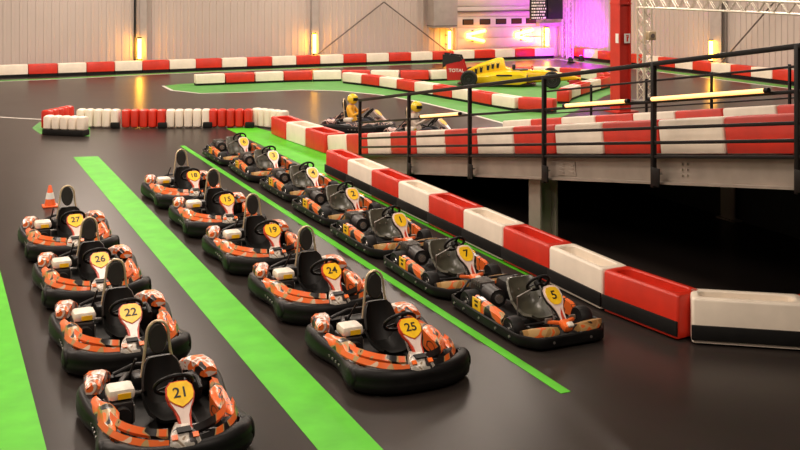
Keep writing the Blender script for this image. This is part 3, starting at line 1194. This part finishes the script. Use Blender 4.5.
    for x, z, w, lip in secs:
        ri, ro = [], []
        fx = 1.0 if z > 0.2 else 0.35
        for k in range(-5, 6):
            t = k / 5
            l = lip * abs(t) ** 3
            ri.append(V((x + l * (fx if z > 0.2 else 0.0), w * t, z + (l if z <= 0.2 else l * 0.2))))
            ro.append(V((x + l * (fx if z > 0.2 else 0.0) - (0.035 if z > 0.2 else 0.01), w * t * 1.08, z + (l if z <= 0.2 else l * 0.2) - (0.03 if z <= 0.2 else 0.0))))
        inner.append(ri); outer.append(ro)
    q.loft([[p + V((0, 0.06, 0)) for p in i + list(reversed(o))] for i, o in zip(inner, outer)])
    q.done('seat', root)
    # headrest: oval pad in a pale metal hoop
    hc = V((-0.40, 0.04, 0.72))
    hu = V((-0.14, 0, 1)).normalized()
    hy = V((0, 1, 0))
    pts = []
    for k in range(17):
        a = PI * k / 16
        pts.append(hc + hu * (0.04 + 0.125 * math.sin(a)) + hy * (0.105 * math.cos(a)))
    pts = [hc - hu * 0.34 + hy * 0.165, hc - hu * 0.12 + hy * 0.118] + pts + [hc - hu * 0.12 - hy * 0.13, hc - hu * 0.34 - hy * 0.165]
    q = B('rim_gold')
    q.tube(pts, 0.014, 8)
    hr = q.done('headrest_hoop', root)
    q = B('pad')
    ov = [(0.09 * math.cos(2 * PI * k / 24), 0.15 * math.sin(2 * PI * k / 24)) for k in range(24)]
    o = hc + V((-0.02, 0, 0)); nn = hy.cross(hu)
    rings = []
    for sc, off in ((0.88, -0.035), (1.0, -0.02), (1.0, 0.02), (0.88, 0.04)):
        rings.append([o + hy * a * sc + hu * c_ * sc + V((1, 0, 0)) * off for a, c_ in ov])
    q.loft(rings)
    q.done('headrest_pad', hr)
    q = B('orange_print')
    q.box((-0.46, 0.06, 0.46), (0.05, 0.26, 0.12), Matrix.Rotation(-0.15, 3, 'Y'), bev=0.02)
    q.done('back_badge', root)
    # engine on the right side, with cream lid
    q = B('black_metal', 'dull_steel')
    q.box((-0.16, -0.37, 0.2), (0.34, 0.22, 0.22), bev=0.02)
    for k in range(6):
        q.use(1).box((-0.28 + 0.05 * k, -0.37, 0.18), (0.012, 0.25, 0.16))
    q.use(0).cyl((0.0, -0.37, 0.2), (0.08, -0.37, 0.2), 0.08, 16)
    q.tube([(-0.3, -0.32, 0.25), (-0.55, -0.28, 0.3), (-0.78, -0.2, 0.26), (-0.88, -0.05, 0.24)], 0.028, 10)
    en = q.done('engine', root)
    q = B('cream')
    q.box((-0.15, -0.36, 0.365), (0.24, 0.25, 0.11), bev=0.04)
    q.done('engine_cover', en)
    q = B('yellow')
    q.box((-0.027, -0.34, 0.355), (0.006, 0.12, 0.05))
    q.done('cover_label', en)
    # left side tank and air hose
    q = B('black_plastic')
    q.box((-0.36, 0.34, 0.22), (0.3, 0.2, 0.2), bev=0.04)
    q.tube([(-0.3, 0.30, 0.34), (-0.15, 0.36, 0.38), (0.02, 0.36, 0.33)], 0.022, 8)
    q.cyl((-0.36, 0.34, 0.31), (-0.36, 0.34, 0.345), 0.04, 12)
    q.done('fuel_tank', root)
    # rear corner covers and rear bar
    for s in (-1, 1):
        q = B('rear_print')
        rings = []
        for x, yi, yo, zb, zt in ((-0.42, 0.50, 0.63, 0.26, 0.36), (-0.56, 0.44, 0.63, 0.26, 0.40), (-0.72, 0.40, 0.61, 0.25, 0.385), (-0.86, 0.34, 0.52, 0.2, 0.32), (-0.92, 0.32, 0.44, 0.2, 0.27)):
            rings.append([V((x, s * yi, zb)), V((x, s * yo, zb)), V((x, s * yo, zt - 0.04)), V((x, s * (yo - 0.05), zt)), V((x, s * (yi + 0.04), zt)), V((x, s * yi, zt - 0.03))])
        q.loft(rings)
        q.done('rear_cover', root)
    q = B('black_metal')
    q.tube([(-0.9, -0.3, 0.25), (-0.86, -0.12, 0.33), (-0.86, 0.12, 0.33), (-0.9, 0.3, 0.25)], 0.02, 8)
    q.box((-0.72, 0.05, 0.22), (0.2, 0.4, 0.14), bev=0.03)
    for s in (-1, 1):
        q.tube([(-0.40, s * 0.17, 0.55), (-0.62, s * 0.2, 0.3), (-0.7, s * 0.22, 0.12)], 0.012, 8)
    q.done('rear_frame', root)
    return root


def low_kart():
    root = empty('low_kart', (0, 0, 0), 0, 'x', 'go-kart')
    half = [(1.0, 0.0), (1.0, 0.36), (0.97, 0.44), (0.80, 0.56), (0.72, 0.585), (0.0, 0.595), (-0.80, 0.585), (-0.90, 0.555), (-0.98, 0.42), (-1.0, 0.36), (-1.0, 0.0)]
    path = ring_path(half)

    def prof(p):
        return [(-0.02, 0.045), (0.0, 0.04), (0.012, 0.055), (0.012, 0.15), (0.0, 0.165), (-0.02, 0.155)]
    q = B('black_plastic')
    ring_sweep(q, path, prof)
    bp = q.done('bumper', root)
    q = B('dull_steel')
    for s in (-1, 1):
        for x in (0.62, 0.3, -0.1, -0.5, -0.75):
            q.cyl((x, s * 0.600, 0.10), (x, s * 0.617, 0.10), 0.016, 8)
    for y in (-0.25, 0.25):
        q.cyl((1.005, y, 0.10), (1.018, y, 0.10), 0.016, 8)
    q.done('bumper_bolts', bp)
    q = B('tray')
    q.plate([(0.97, 0.40), (0.72, 0.57), (-0.85, 0.57), (-0.97, 0.40), (-0.97, -0.40), (-0.85, -0.57), (0.72, -0.57), (0.97, -0.40)], (0, 0, 0.045), (1, 0, 0), (0, 1, 0), 0.015)
    q.done('floor_tray', root)
    q = B('black_metal', 'dull_steel')
    for s in (-1, 1):
        q.tube([(0.9, s * 0.22, 0.1), (0.3, s * 0.25, 0.1), (-0.9, s * 0.28, 0.1)], 0.016)
    q.tube([(-0.6, -0.45, 0.15), (-0.6, 0.45, 0.15)], 0.02)
    q.tube([(0.47, -0.42, 0.14), (0.47, 0.42, 0.14)], 0.014)
    q.use(1)
    for s in (-1, 1):
        q.tube([(0.72, s * 0.12, 0.08), (0.74, s * 0.12, 0.26)], 0.01); q.box((0.75, s * 0.16, 0.26), (0.02, 0.09, 0.05))
    q.tube([(0.2, -0.24, 0.1), (0.22, -0.26, 0.4), (0.3, -0.1, 0.5)], 0.009)
    q.done('frame_tubes', root)
    for s in (-1, 1):
        wheel(root, V((-0.56, s * 0.46, 0.15)), 0.15, 0.18, s)
        wheel(root, V((0.50, s * 0.47, 0.14)), 0.14, 0.15, s)
    for s in (-1, 1):
        q = B('orange_print', 'yellow', 'ink')
        rings = []
        for x, yi, yo, zb, zt in ((0.32, 0.46, 0.53, 0.12, 0.22), (0.24, 0.46, 0.55, 0.09, 0.25), (-0.30, 0.46, 0.55, 0.09, 0.29), (-0.37, 0.47, 0.53, 0.11, 0.29)):
            rings.append([V((x, s * yi, zb)), V((x, s * yo, zb)), V((x, s * yo, zt - 0.03)), V((x, s * (yo - 0.03), zt)), V((x, s * yi, zt))])
        q.loft(rings)
        q.use(1).box((-0.26, s * 0.552, 0.20), (0.2, 0.012, 0.17))
        q.use(2).box((-0.26, s * 0.559, 0.20), (0.07, 0.004, 0.03)); q.box((-0.26, s * 0.559, 0.25), (0.09, 0.004, 0.02))
        q.done('side_pod', root)
    # tan and orange front fairings
    for s in (-1, 1):
        q = B('tan_print')
        rings = []
        for y, x0, x1, z0, z1 in ((0.12, 0.84, 0.93, 0.15, 0.23), (0.26, 0.82, 0.95, 0.15, 0.24), (0.42, 0.79, 0.92, 0.15, 0.235), (0.54, 0.74, 0.81, 0.15, 0.21)):
            rings.append([V((x0, s * y, z0)), V((x1, s * y, z0)), V((x1, s * y, z1 - 0.05)), V(((x0 + x1) / 2 + 0.03, s * y, z1)), V((x0, s * y, z1 - 0.02))])
        q.loft(rings)
        q.done('front_fairing', root)
    q = B('orange', 'cream')
    q.box((0.87, 0, 0.22), (0.16, 0.12, 0.09), Matrix.Rotation(0.35, 3, 'Y'), bev=0.03)
    q.beam((0.84, 0.02, 0.23), (0.74, -0.17, 0.245), 0.05, 0.04, bev=0.012); q.beam((0.84, -0.02, 0.23), (0.76, 0.17, 0.245), 0.05, 0.04, bev=0.012)
    q.use(1).box((0.93, 0.02, 0.245), (0.07, 0.08, 0.04), Matrix.Rotation(0.5, 3, 'Y'), bev=0.015)
    q.done('nose_cone', root)
    K = 1.0
    sc_ = lambda pts: mirror([(a * K, c * K) for a, c in pts])
    so = sc_([(0.0, -0.008), (0.08, 0.003), (0.115, 0.05), (0.126, 0.13), (0.112, 0.21), (0.08, 0.27), (0.055, 0.33), (0.046, 0.45), (0.05, 0.58), (0.0, 0.6)])
    si = sc_([(0.0, 0.0), (0.075, 0.012), (0.108, 0.055), (0.119, 0.13), (0.105, 0.205), (0.073, 0.265), (0.047, 0.33), (0.036, 0.45), (0.03, 0.56), (0.0, 0.58)])
    pl = sc_([(0.0, 0.03), (0.065, 0.04), (0.092, 0.09), (0.095, 0.15), (0.08, 0.21), (0.045, 0.25), (0.0, 0.26)])
    fp, fr = front_panel(root, (0.48, 0, 0.56), (0.84, 0, 0.21), so, si, pl, '5', 0.14, 0.142, 'pale', 'ink')
    o, ex, ey, nrm = fr
    q = B('red_edge', 'orange')
    q.plate([(0.024, 0.30), (0.018, 0.42), (0.026, 0.48), (-0.024, 0.48), (-0.01, 0.37)], o + nrm * 0.042, ex, ey, 0.006)
    q.done('panel_flash', fp)
    q = B('black_plastic')
    c = V((0.27, 0, 0.55)); ax = V((0.75, 0, -0.66)).normalized(); up = V((0.66, 0, 0.75))
    q.tube([c + (V((0, 1, 0)) * math.cos(2 * PI * k / 28) + up * math.sin(2 * PI * k / 28)) * 0.14 for k in range(28)], 0.019, 8, True)
    for a in (90, 210, 330):
        q.beam(c, c + (V((0, 1, 0)) * math.cos(math.radians(a)) + up * math.sin(math.radians(a))) * 0.14, 0.03, 0.012)
    q.cyl(c - ax * 0.02, c + ax * 0.04, 0.05, 14)
    sw = q.done('steering_wheel', root)
    q = B('dull_steel'); q.cyl(c, c + ax * 0.5, 0.013, 8); q.done('steering_column', sw)
    # grey shell seat
    q = B('seat_grey')
    secs = tuple((x + 0.20, z, w, l) for x, z, w, l in ((0.22, 0.18, 0.17, 0.05), (0.08, 0.135, 0.20, 0.08), (-0.08, 0.12, 0.21, 0.13), (-0.19, 0.17, 0.22, 0.16), (-0.26, 0.28, 0.225, 0.12), (-0.31, 0.39, 0.215, 0.07), (-0.345, 0.48, 0.195, 0.04), (-0.36, 0.515, 0.15, 0.01)))
    rr = []
    for x, z, w, lip in secs:
        ri, ro = [], []
        for k in range(-5, 6):
            t = k / 5
            l = lip * abs(t) ** 3
            back = z > 0.2
            ri.append(V((x + (l if back else 0), w * t, z + (l * 0.2 if back else l))))
            ro.append(V((x + (l - 0.03 if back else -0.01), w * t * 1.07, z + (l * 0.2 if back else l - 0.028))))
        rr.append(ri + list(reversed(ro)))
    q.loft(rr)
    st = q.done('seat', root)
    q = B('steel')
    for s in (-1, 1):
        for z, x in ((0.31, -0.055), (0.39, -0.085)):
            q.cyl((x, s * 0.06, z), (x + 0.02, s * 0.06, z), 0.012, 8)
    q.done('seat_bolts', st)
    # engine at the right rear with a bright end plate
    q = B('black_metal', 'steel', 'dull_steel')
    q.box((-0.62, -0.26, 0.25), (0.34, 0.2, 0.24), bev=0.03)
    q.cyl((-0.45, -0.27, 0.28), (-0.16, -0.30, 0.28), 0.11, 18)
    q.use(1).cyl((-0.16, -0.30, 0.28), (-0.13, -0.303, 0.28), 0.055, 14)
    q.use(2)
    for k in range(5):
        q.box((-0.72 + 0.05 * k, -0.26, 0.36), (0.012, 0.22, 0.06))
    q.done('engine', root)
    q = B('black_plastic')
    q.box((-0.52, 0.16, 0.25), (0.5, 0.34, 0.24), bev=0.06)
    q.cyl((-0.6, 0.2, 0.36), (-0.6, 0.2, 0.40), 0.04, 12)
    q.done('fuel_tank', root)
    q = B('black_metal')
    q.tube([(-0.95, -0.4, 0.16), (-0.93, -0.3, 0.30), (-0.93, 0.3, 0.30), (-0.95, 0.4, 0.16)], 0.018, 8)
    q.done('rear_bar', root)
    return root


def number_mesh(proto_num, s, size, mtx):
    o = text_mesh('number', s, size, None, mtx, 'ink')
    me = o.data
    bpy.data.objects.remove(o)
    return me


ra = rental_kart()
ta = tree_of(ra)
fpA, = [c for c, g in ta if c.name.startswith('front_panel')]


def placed(first, tree, proto, loc, rz, label, group, num, size, mtx):
    if first:
        proto.location = loc; proto.rotation_euler = (0, 0, rz); proto['label'] = label; proto['group'] = group
        r = proto
    else:
        r = dup(proto, tree, loc, (0, 0, rz), label, group)
    # own number
    for c in (x for x in bpy.data.objects if x.parent == r and x.name.startswith('front_panel')):
        for n in (x for x in bpy.data.objects if x.parent == c and x.name.startswith('number') and not x.name.startswith('number_plate')):
            n.data = number_mesh(None, num, size, mtx)
    return r


oA, exA, eyA = panel_frame((0.46, 0.04, 0.585), (0.85, 0.04, 0.265))
nA = exA.cross(eyA).normalized()
if nA.x < 0: nA = -nA
mA = num_matrix(oA, exA, eyA, nA, 0.122, 0.053)
H0 = -PI / 2
left = [('21', 9.75, 'nearest'), ('22', 12.19, 'second from the front'), ('26', 14.57, 'third from the front'), ('27', 17.02, 'farthest')]
mid = [('25', 10.47, 'nearest'), ('24', 12.81, 'second from the front'), ('19', 15.15, 'third from the front'), ('15', 17.5, 'fourth from the front'), ('18', 19.83, 'farthest')]
firstA = True
for num, y, w in left:
    placed(firstA, ta, ra, (2.03 + random.uniform(-.02, .02), y, 0), H0, 'orange and black kart numbered %s, %s in the left row' % (num, w), 'orange karts of the left row', num, 0.135, mA)
    firstA = False
for num, y, w in mid:
    placed(False, ta, ra, (4.63 - 0.012 * (y - 10.4) + random.uniform(-.02, .02), y, 0), H0 + random.uniform(-.02, .02), 'orange and black kart numbered %s, %s in the middle row' % (num, w), 'orange karts of the middle row', num, 0.135, mA)
# the two karts being driven
drv = [G(358, 131.5), V((11.75, 24.3, 0))]
DH = [-math.radians(42), -math.radians(50)]
placed(False, ta, ra, drv[0], DH[0], 'dark kart with a driver in a yellow jacket crossing behind the ramp', 'karts being driven', '8', 0.125, mA)
placed(False, ta, ra, drv[1], DH[1], 'kart with a driver in light clothes at the foot of the ramp', 'karts being driven', '9', 0.125, mA)

swap = {M['orange_print']: M['pale_print'], M['rear_print']: M['pale_print'], M['fairing_print']: M['pale_print'], M['orange']: M['pale'], M['red_edge']: M['pale']}
for r in [o for o in COL.objects if o.get('group') == 'karts being driven']:
    for c in [x for x in COL.objects if x.name.split('.')[0] == 'number' and x.parent and x.parent.parent == r]:
        bpy.data.objects.remove(c)
    for c in [x for x in COL.objects if x.parent == r or (x.parent and x.parent.parent == r)]:
        if c.type == 'MESH' and any(m in swap for m in c.data.materials):
            c.data = c.data.copy()
            for k, m in enumerate(c.data.materials):
                if m in swap:
                    c.data.materials[k] = swap[m]
rb = low_kart()
tb = tree_of(rb)
oB, exB, eyB = panel_frame((0.48, 0, 0.56), (0.84, 0, 0.21))
nB = exB.cross(eyB).normalized()
if nB.x < 0: nB = -nB
mB = num_matrix(oB, exB, eyB, nB, 0.142, 0.053)
lows = [('5', 11.05, 6.68, 'nearest'), ('7', 13.12, 6.63, 'second from the front'), ('1', 15.28, 6.63, 'third from the front'), ('2', 17.4, 6.69, 'fourth from the front'), ('4', 19.55, 6.73, 'fifth from the front'), ('3', 21.74, 6.66, 'sixth from the front'), ('6', 23.82, 6.6, 'farthest')]
for i, (num, y, x, w) in enumerate(lows):
    placed(i == 0, tb, rb, (x + 0.04, y - 0.10, 0), H0 + random.uniform(-.025, .025), 'low black kart with grey seat, %s in the right row' % w, 'low karts of the right row', num, 0.15, mB)


# ------------------------------------------------------------------ drivers
def driver(jacket, label, loc, rz):
    bm = bmesh.new()
    sk = bm.verts.layers.skin.verify()

    def v(p, r):
        x = bm.verts.new(p)
        x[sk].radius = (r, r) if not isinstance(r, tuple) else r
        return x

    def chain(start, pts):
        prev = start
        out = []
        for p, r in pts:
            n = v(p, r)
            bm.edges.new((prev, n))
            prev = n
            out.append(n)
        return out
    pel = v((-0.12, 0, 0.24), (0.15, 0.13))
    pel[sk].use_root = True
    sp = chain(pel, [((-0.19, 0, 0.40), (0.14, 0.11)), ((-0.22, 0, 0.56), (0.165, 0.12)), ((-0.22, 0, 0.68), (0.12, 0.09)), ((-0.20, 0, 0.755), 0.055), ((-0.17, 0, 0.85), (0.085, 0.095)), ((-0.165, 0, 0.94), (0.07, 0.08))])
    sh = sp[2]
    for s in (-1, 1):
        a = chain(sh, [((-0.20, s * 0.19, 0.665), 0.062), ((-0.06, s * 0.27, 0.46), 0.047), ((0.10, s * 0.2, 0.54), 0.036), ((0.19, s * 0.16, 0.60), 0.03), ((0.235, s * 0.152, 0.625), (0.034, 0.02))])
        hand = a[-1]
        hx = V((0.235, s * 0.152, 0.625))
        for f in range(4):
            off = V((0.01 - 0.004 * f, s * 0.004, 0.03 - 0.02 * f))
            ln = (0.036, 0.04, 0.038, 0.03)[f]
            chain(hand, [(hx + off + V((ln * 0.8, s * 0.012, 0.0)), 0.009), (hx + off + V((ln, s * -0.015, -0.006)), 0.008), (hx + off + V((ln * 0.4, s * -0.03, -0.01)), 0.007)])
        chain(hand, [(hx + V((-0.005, s * -0.03, 0.022)), 0.01), (hx + V((0.02, s * -0.045, 0.024)), 0.008)])
        chain(pel, [((-0.05, s * 0.10, 0.22), 0.095), ((0.28, s * 0.16, 0.36), 0.068), ((0.58, s * 0.13, 0.19), 0.045), ((0.66, s * 0.12, 0.15), 0.042), ((0.70, s * 0.13, 0.24), (0.04, 0.03))])
    me = bpy.data.meshes.new('person')
    bm.to_mesh(me)
    bm.free()
    tmp = bpy.data.objects.new('tmp', me)
    COL.objects.link(tmp)
    tmp.modifiers.new('s', 'SKIN')
    ss = tmp.modifiers.new('d', 'SUBSURF'); ss.levels = 1; ss.render_levels = 1
    bpy.context.view_layer.update()
    me2 = bpy.data.meshes.new_from_object(tmp.evaluated_get(bpy.context.evaluated_depsgraph_get()))
    bpy.data.objects.remove(tmp)
    me2.materials.clear()
    for m in (jacket, 'trousers', 'skin', 'black_rubber'):
        me2.materials.append(M[m])
    for p in me2.polygons:
        p.use_smooth = True
        c = p.center
        p.material_index = 0
        if c.z > 0.74: p.material_index = 2
        elif c.x > 0.185 and abs(c.y) > 0.02 and c.z > 0.5: p.material_index = 2
        elif c.x > 0.6: p.material_index = 3
        elif c.x > -0.02 and c.z < 0.44: p.material_index = 1
        elif c.z < 0.3: p.material_index = 1
    o = bpy.data.objects.new('person', me2)
    COL.objects.link(o)
    o.location = loc
    o.rotation_euler = (0, 0, rz)
    tag(o, label, 'person')
    q = B('helmet')
    c = V((-0.155, 0, 0.90))
    rings = []
    for k in range(11):
        a = -PI * 0.36 + (PI * 0.86) * k / 10
        r = math.cos(a); z = math.sin(a)
        rings.append([c + V((0.155 * r * math.cos(t) , 0.13 * r * math.sin(t), 0.15 * z)) for t in [2 * PI * j / 20 for j in range(20)]])
    q.loft(rings)
    h = q.done('helmet', o)
    q = B('visor')
    lo, hi = [], []
    strips = []
    for k in range(9):
        t = math.radians(-68 + 17 * k)
        col = []
        for a in (-0.28, 0.0, 0.25):
            r = math.cos(a)
            col.append(c + V((0.163 * r * math.cos(t), 0.137 * r * math.sin(t), 0.155 * math.sin(a))))
        strips.append(col + [p * 0.97 + c * 0.03 for p in reversed(col)])
    q.loft(strips)
    q.done('visor', h)
    return o


driver('jacket', 'person in a yellow jacket and yellow helmet driving the dark kart', drv[0] + V((0, 0, 0.0)), DH[0])
driver('light_jacket', 'person in light clothes and yellow helmet driving near the ramp foot', drv[1] + V((0, 0, 0.0)), DH[1])

# ------------------------------------------------------------------ racing car
def racing_car():
    root = empty('racing_car', (0, 0, 0), 0, 'yellow open-wheel racing car displayed on the green island', 'racing car')
    def sec(x, w, z0, z1, n=14, sq=0.6):
        r = []
        for k in range(n):
            a = 2 * PI * k / n
            ca, sa = math.cos(a), math.sin(a)
            r.append(V((x, w * math.copysign(abs(ca) ** sq, ca), (z0 + z1) / 2 + (z1 - z0) / 2 * math.copysign(abs(sa) ** sq, sa))))
        return r
    q = B('car_yellow')
    q.loft([sec(2.75, 0.06, 0.26, 0.34), sec(2.5, 0.12, 0.24, 0.42), sec(1.9, 0.19, 0.2, 0.56), sec(1.3, 0.26, 0.16, 0.64), sec(0.75, 0.33, 0.12, 0.66), sec(0.3, 0.34, 0.12, 0.62)])
    q.done('nose_section', root)
    q = B('car_yellow', 'car_black')
    for s in (-1, 1):
        rings = []
        for x, yi, yo, z0, z1 in ((0.62, 0.3, 0.70, 0.18, 0.52), (0.35, 0.25, 0.74, 0.1, 0.60), (-0.3, 0.2, 0.70, 0.1, 0.60), (-0.9, 0.15, 0.52, 0.1, 0.5), (-1.5, 0.1, 0.3, 0.12, 0.42)):
            rings.append([V((x, s * yi, z0)), V((x, s * (yo - 0.04), z0)), V((x, s * yo, z0 + 0.08)), V((x, s * yo, z1 - 0.1)), V((x, s * (yo - 0.1), z1)), V((x, s * yi, z1 + 0.03))])
        q.use(0).loft(rings)
        q.use(1).box((0.64, s * 0.52, 0.36), (0.05, 0.3, 0.22), bev=0.03)
        q.box((-0.25, s * 0.712, 0.46), (0.62, 0.03, 0.07), bev=0.015)
    q.done('side_pod', root)
    # engine cover with jagged black pattern
    prof = [(-1.75, 0.35), (-1.72, 0.62), (-1.3, 0.84), (-0.85, 1.0), (-0.5, 1.12), (-0.32, 1.12), (-0.26, 1.04), (-0.2, 0.78), (0.3, 0.6), (0.3, 0.4)]
    q = B('car_yellow', 'car_black')
    rings = []
    for yy, sh in ((-0.20, 0.86), (-0.13, 0.97), (0.0, 1.0), (0.13, 0.97), (0.20, 0.86)):
        rings.append([V((x, yy, 0.3 + (z - 0.3) * sh)) for x, z in prof])
    q.loft(rings)
    cov = q.done('engine_cover', root)
    q = B('car_black')
    for s in (-1, 1):
        for x0, zt in ((-1.6, 0.62), (-1.42, 0.70), (-1.22, 0.76), (-0.95, 0.84), (-0.76, 0.9), (-0.56, 0.93)):
            y0 = s * 0.205
            q.plate([(x0, zt - 0.22), (x0 + 0.09, zt - 0.22), (x0 + 0.12, zt + 0.01), (x0 + 0.06, zt - 0.05), (x0 + 0.0, zt + 0.0)], (0, y0 - 0.012, 0), (1, 0, 0), (0, 0, 1), 0.024)
    q.done('zigzag_print', cov)
    # cockpit
    q = B('car_black')
    q.box((0.38, 0, 0.64), (0.62, 0.46, 0.06), bev=0.025)
    q.box((0.12, 0, 0.76), (0.14, 0.3, 0.2), bev=0.05)
    q.done('cockpit', root)
    q = B('car_black')
    q.plate([(1.0, 0.30), (0.6, 0.66), (-1.3, 0.66), (-2.1, 0.48), (-2.1, -0.48), (-1.3, -0.66), (0.6, -0.66), (1.0, -0.30)], (0, 0, 0.07), (1, 0, 0), (0, 1, 0), 0.03)
    q.done('floor_tray', root)
    q = B('car_red', 'car_black')
    for s in (-1, 1):
        q.use(0).box((0.85, s * 0.55, 0.72), (0.07, 0.2, 0.09), bev=0.02)
        q.use(1).cyl((0.85, s * 0.3, 0.62), (0.85, s * 0.47, 0.7), 0.012, 6)
    q.done('mirror', root)
    # suspension
    q = B('car_black')
    for s in (-1, 1):
        for x, x2, z in ((1.55, 1.35, 0.42), (1.55, 1.8, 0.42), (1.55, 1.35, 0.28), (1.55, 1.8, 0.28)):
            q.cyl((x, s * 0.72, z), (x2, s * 0.2, z + 0.06), 0.018, 6)
        for x2 in (-1.35, -1.75):
            q.cyl((-1.6, s * 0.7, 0.4), (x2, s * 0.12, 0.42), 0.02, 6)
            q.cyl((-1.6, s * 0.7, 0.26), (x2, s * 0.12, 0.24), 0.02, 6)
    q.cyl((-1.6, -0.7, 0.33), (-1.6, 0.7, 0.33), 0.03, 8)
    q.done('suspension', root)
    for x, w in ((1.6, 0.30), (-1.62, 0.36)):
        for s in (-1, 1):
            q = B('tyre')
            c = V((x, s * (0.9 if x > 0 else 0.86), 0.33))
            q.lathe([(0.18, -w / 2 + 0.02), (0.28, -w / 2), (0.33, -w / 2 + 0.05), (0.33, w / 2 - 0.05), (0.28, w / 2), (0.18, w / 2 - 0.02)], c, (0, 1, 0), 28)
            t = q.done('tyre', root)
            q = B('car_black', 'dull_steel')
            q.lathe([(0.18, s * (w / 2 - 0.03)), (0.17, s * (w / 2 - 0.01)), (0.15, s * (w / 2 - 0.06)), (0.06, s * (w / 2 - 0.05)), (0.05, s * (w / 2)), (0.001, s * (w / 2))], c, (0, 1, 0), 20)
            q.use(1)
            for k in range(5):
                a = 2 * PI * k / 5
                q.beam(c + V((0, s * (w / 2 - 0.04), 0)), c + V((0.15 * math.cos(a), s * (w / 2 - 0.04), 0.15 * math.sin(a))), 0.025, 0.025)
            q.done('wheel_rim', t)
    # rear wing
    q = B('car_black', 'car_red')
    q.box((-2.25, 0, 1.06), (0.42, 0.98, 0.03), Matrix.Rotation(-0.3, 3, 'Y'))
    q.box((-2.47, 0, 1.17), (0.22, 0.98, 0.025), Matrix.Rotation(-0.8, 3, 'Y'))
    q.box((-1.95, 0, 0.5), (0.25, 0.9, 0.03))
    q.box((-2.05, 0, 0.7), (0.1, 0.05, 0.75))
    rw = q.done('rear_wing', root)
    for s in (-1, 1):
        q = B('car_red', 'car_black')
        q.plate([(-2.50, 0.24), (-1.80, 0.24), (-1.76, 0.62), (-1.88, 1.0), (-2.54, 0.86)], (0, s * 0.5 - 0.012, 0), (1, 0, 0), (0, 0, 1), 0.024)
        q.use(1).plate([(-2.68, 0.70), (-2.5, 0.87), (-1.9, 1.02), (-1.96, 1.18), (-2.68, 1.26)], (0, s * 0.5 - 0.012, 0), (1, 0, 0), (0, 0, 1), 0.024)
        q.done('wing_endplate', rw)
        X = V((1, 0, 0)) if s < 0 else V((-1, 0, 0))
        mtx = Matrix((X, V((0, 0, 1)), X.cross(V((0, 0, 1))))).transposed().to_4x4()
        mtx.translation = V((-2.13, s * 0.541, 0.62))
        text_mesh('lettering', 'TOTAL', 0.19, rw, mtx, 'white')
    # front wing
    q = B('car_black', 'car_red')
    q.box((2.55, 0, 0.14), (0.36, 1.6, 0.02), Matrix.Rotation(0.08, 3, 'Y'))
    q.use(1).box((2.42, 0.5, 0.2), (0.2, 0.55, 0.02), Matrix.Rotation(0.35, 3, 'Y')); q.box((2.42, -0.5, 0.2), (0.2, 0.55, 0.02), Matrix.Rotation(0.35, 3, 'Y'))
    for s in (-1, 1):
        q.use(1).box((2.5, s * 0.82, 0.2), (0.5, 0.03, 0.24), bev=0.01)
        q.use(0).box((2.6, s * 0.08, 0.22), (0.16, 0.02, 0.16))
    q.done('front_wing', root)
    return root


car = racing_car()
pr = G(469, 87.5); pf = G(552.5, 88.5)
m = (pr + pf) / 2
hd = math.atan2((pf - pr).y, (pf - pr).x)
# wheel contact line is the near side of the car: step half a track away from it
side = V((-math.sin(hd), math.cos(hd), 0))
car.location = m + side * 0.9 + V((0.0, 0, 0.004))
car.rotation_euler = (0, 0, hd)

# ------------------------------------------------------------------ traffic cone
c = G(50, 206.5)
root = empty('traffic_cone', c, 0, 'small orange traffic cone with white collar behind the left row', 'traffic cone')
q = B('cone_orange'); q.box((0, 0, 0.016), (0.3, 0.3, 0.03), bev=0.008); q.done('base', root)
q = B('cone_orange'); q.lathe([(0.112, 0.03), (0.105, 0.06), (0.03, 0.43), (0.02, 0.44)], (0, 0, 0), (0, 0, 1), 24); q.done('body', root)
q = B('white'); q.lathe([(0.086, 0.165), (0.089, 0.165), (0.065, 0.29), (0.060, 0.29)], (0, 0, 0), (0, 0, 1), 24); q.done('reflective_collar', root)
root.scale = (0.92, 0.92, 0.9)

# ------------------------------------------------------------------ light
w = bpy.data.worlds.new('hall_air')
SC.world = w
w.use_nodes = True
w.node_tree.nodes['Background'].inputs['Color'].default_value = (1.0, 0.86, 0.74, 1)
w.node_tree.nodes['Background'].inputs['Strength'].default_value = 0.03


def lamp(x, y, z, sx, sy, e, colr=(1.0, 0.84, 0.71), rot=(0, 0, 0)):
    li = bpy.data.lights.new('ceiling_lamp', 'AREA')
    li.shape = 'RECTANGLE'
    li.size, li.size_y = sx, sy
    li.energy = e
    li.color = colr
    o = bpy.data.objects.new('ceiling_lamp', li)
    COL.objects.link(o)
    o.location = (x, y, z)
    o.rotation_euler = rot


for x in (-4, 6, 16, 26):
    for y in (44, 36, 28):
        lamp(x, y, 8.2, 2.0, 5.0, 400)
for x in (-4, 2.5):
    for y in (20, 12):
        lamp(x, y, 8.2, 2.0, 5.0, 330)
lamp(9, 19, 8.2, 2.0, 5.0, 260)
lamp(17, 20, 8.2, 0.5, 4.0, 260)
lamp(26, 20, 8.2, 0.5, 4.0, 260)
lamp(-3, 3, 8.2, 2.0, 5.0, 220)
lamp(5.5, 3, 8.2, 2.0, 5.0, 330)  # unseen lamp added to brighten the kart fronts and pale near blocks

SC.view_settings.view_transform = 'Standard'
SC.view_settings.look = 'None'
SC.view_settings.gamma = 1
SC.view_settings.exposure = 0.5
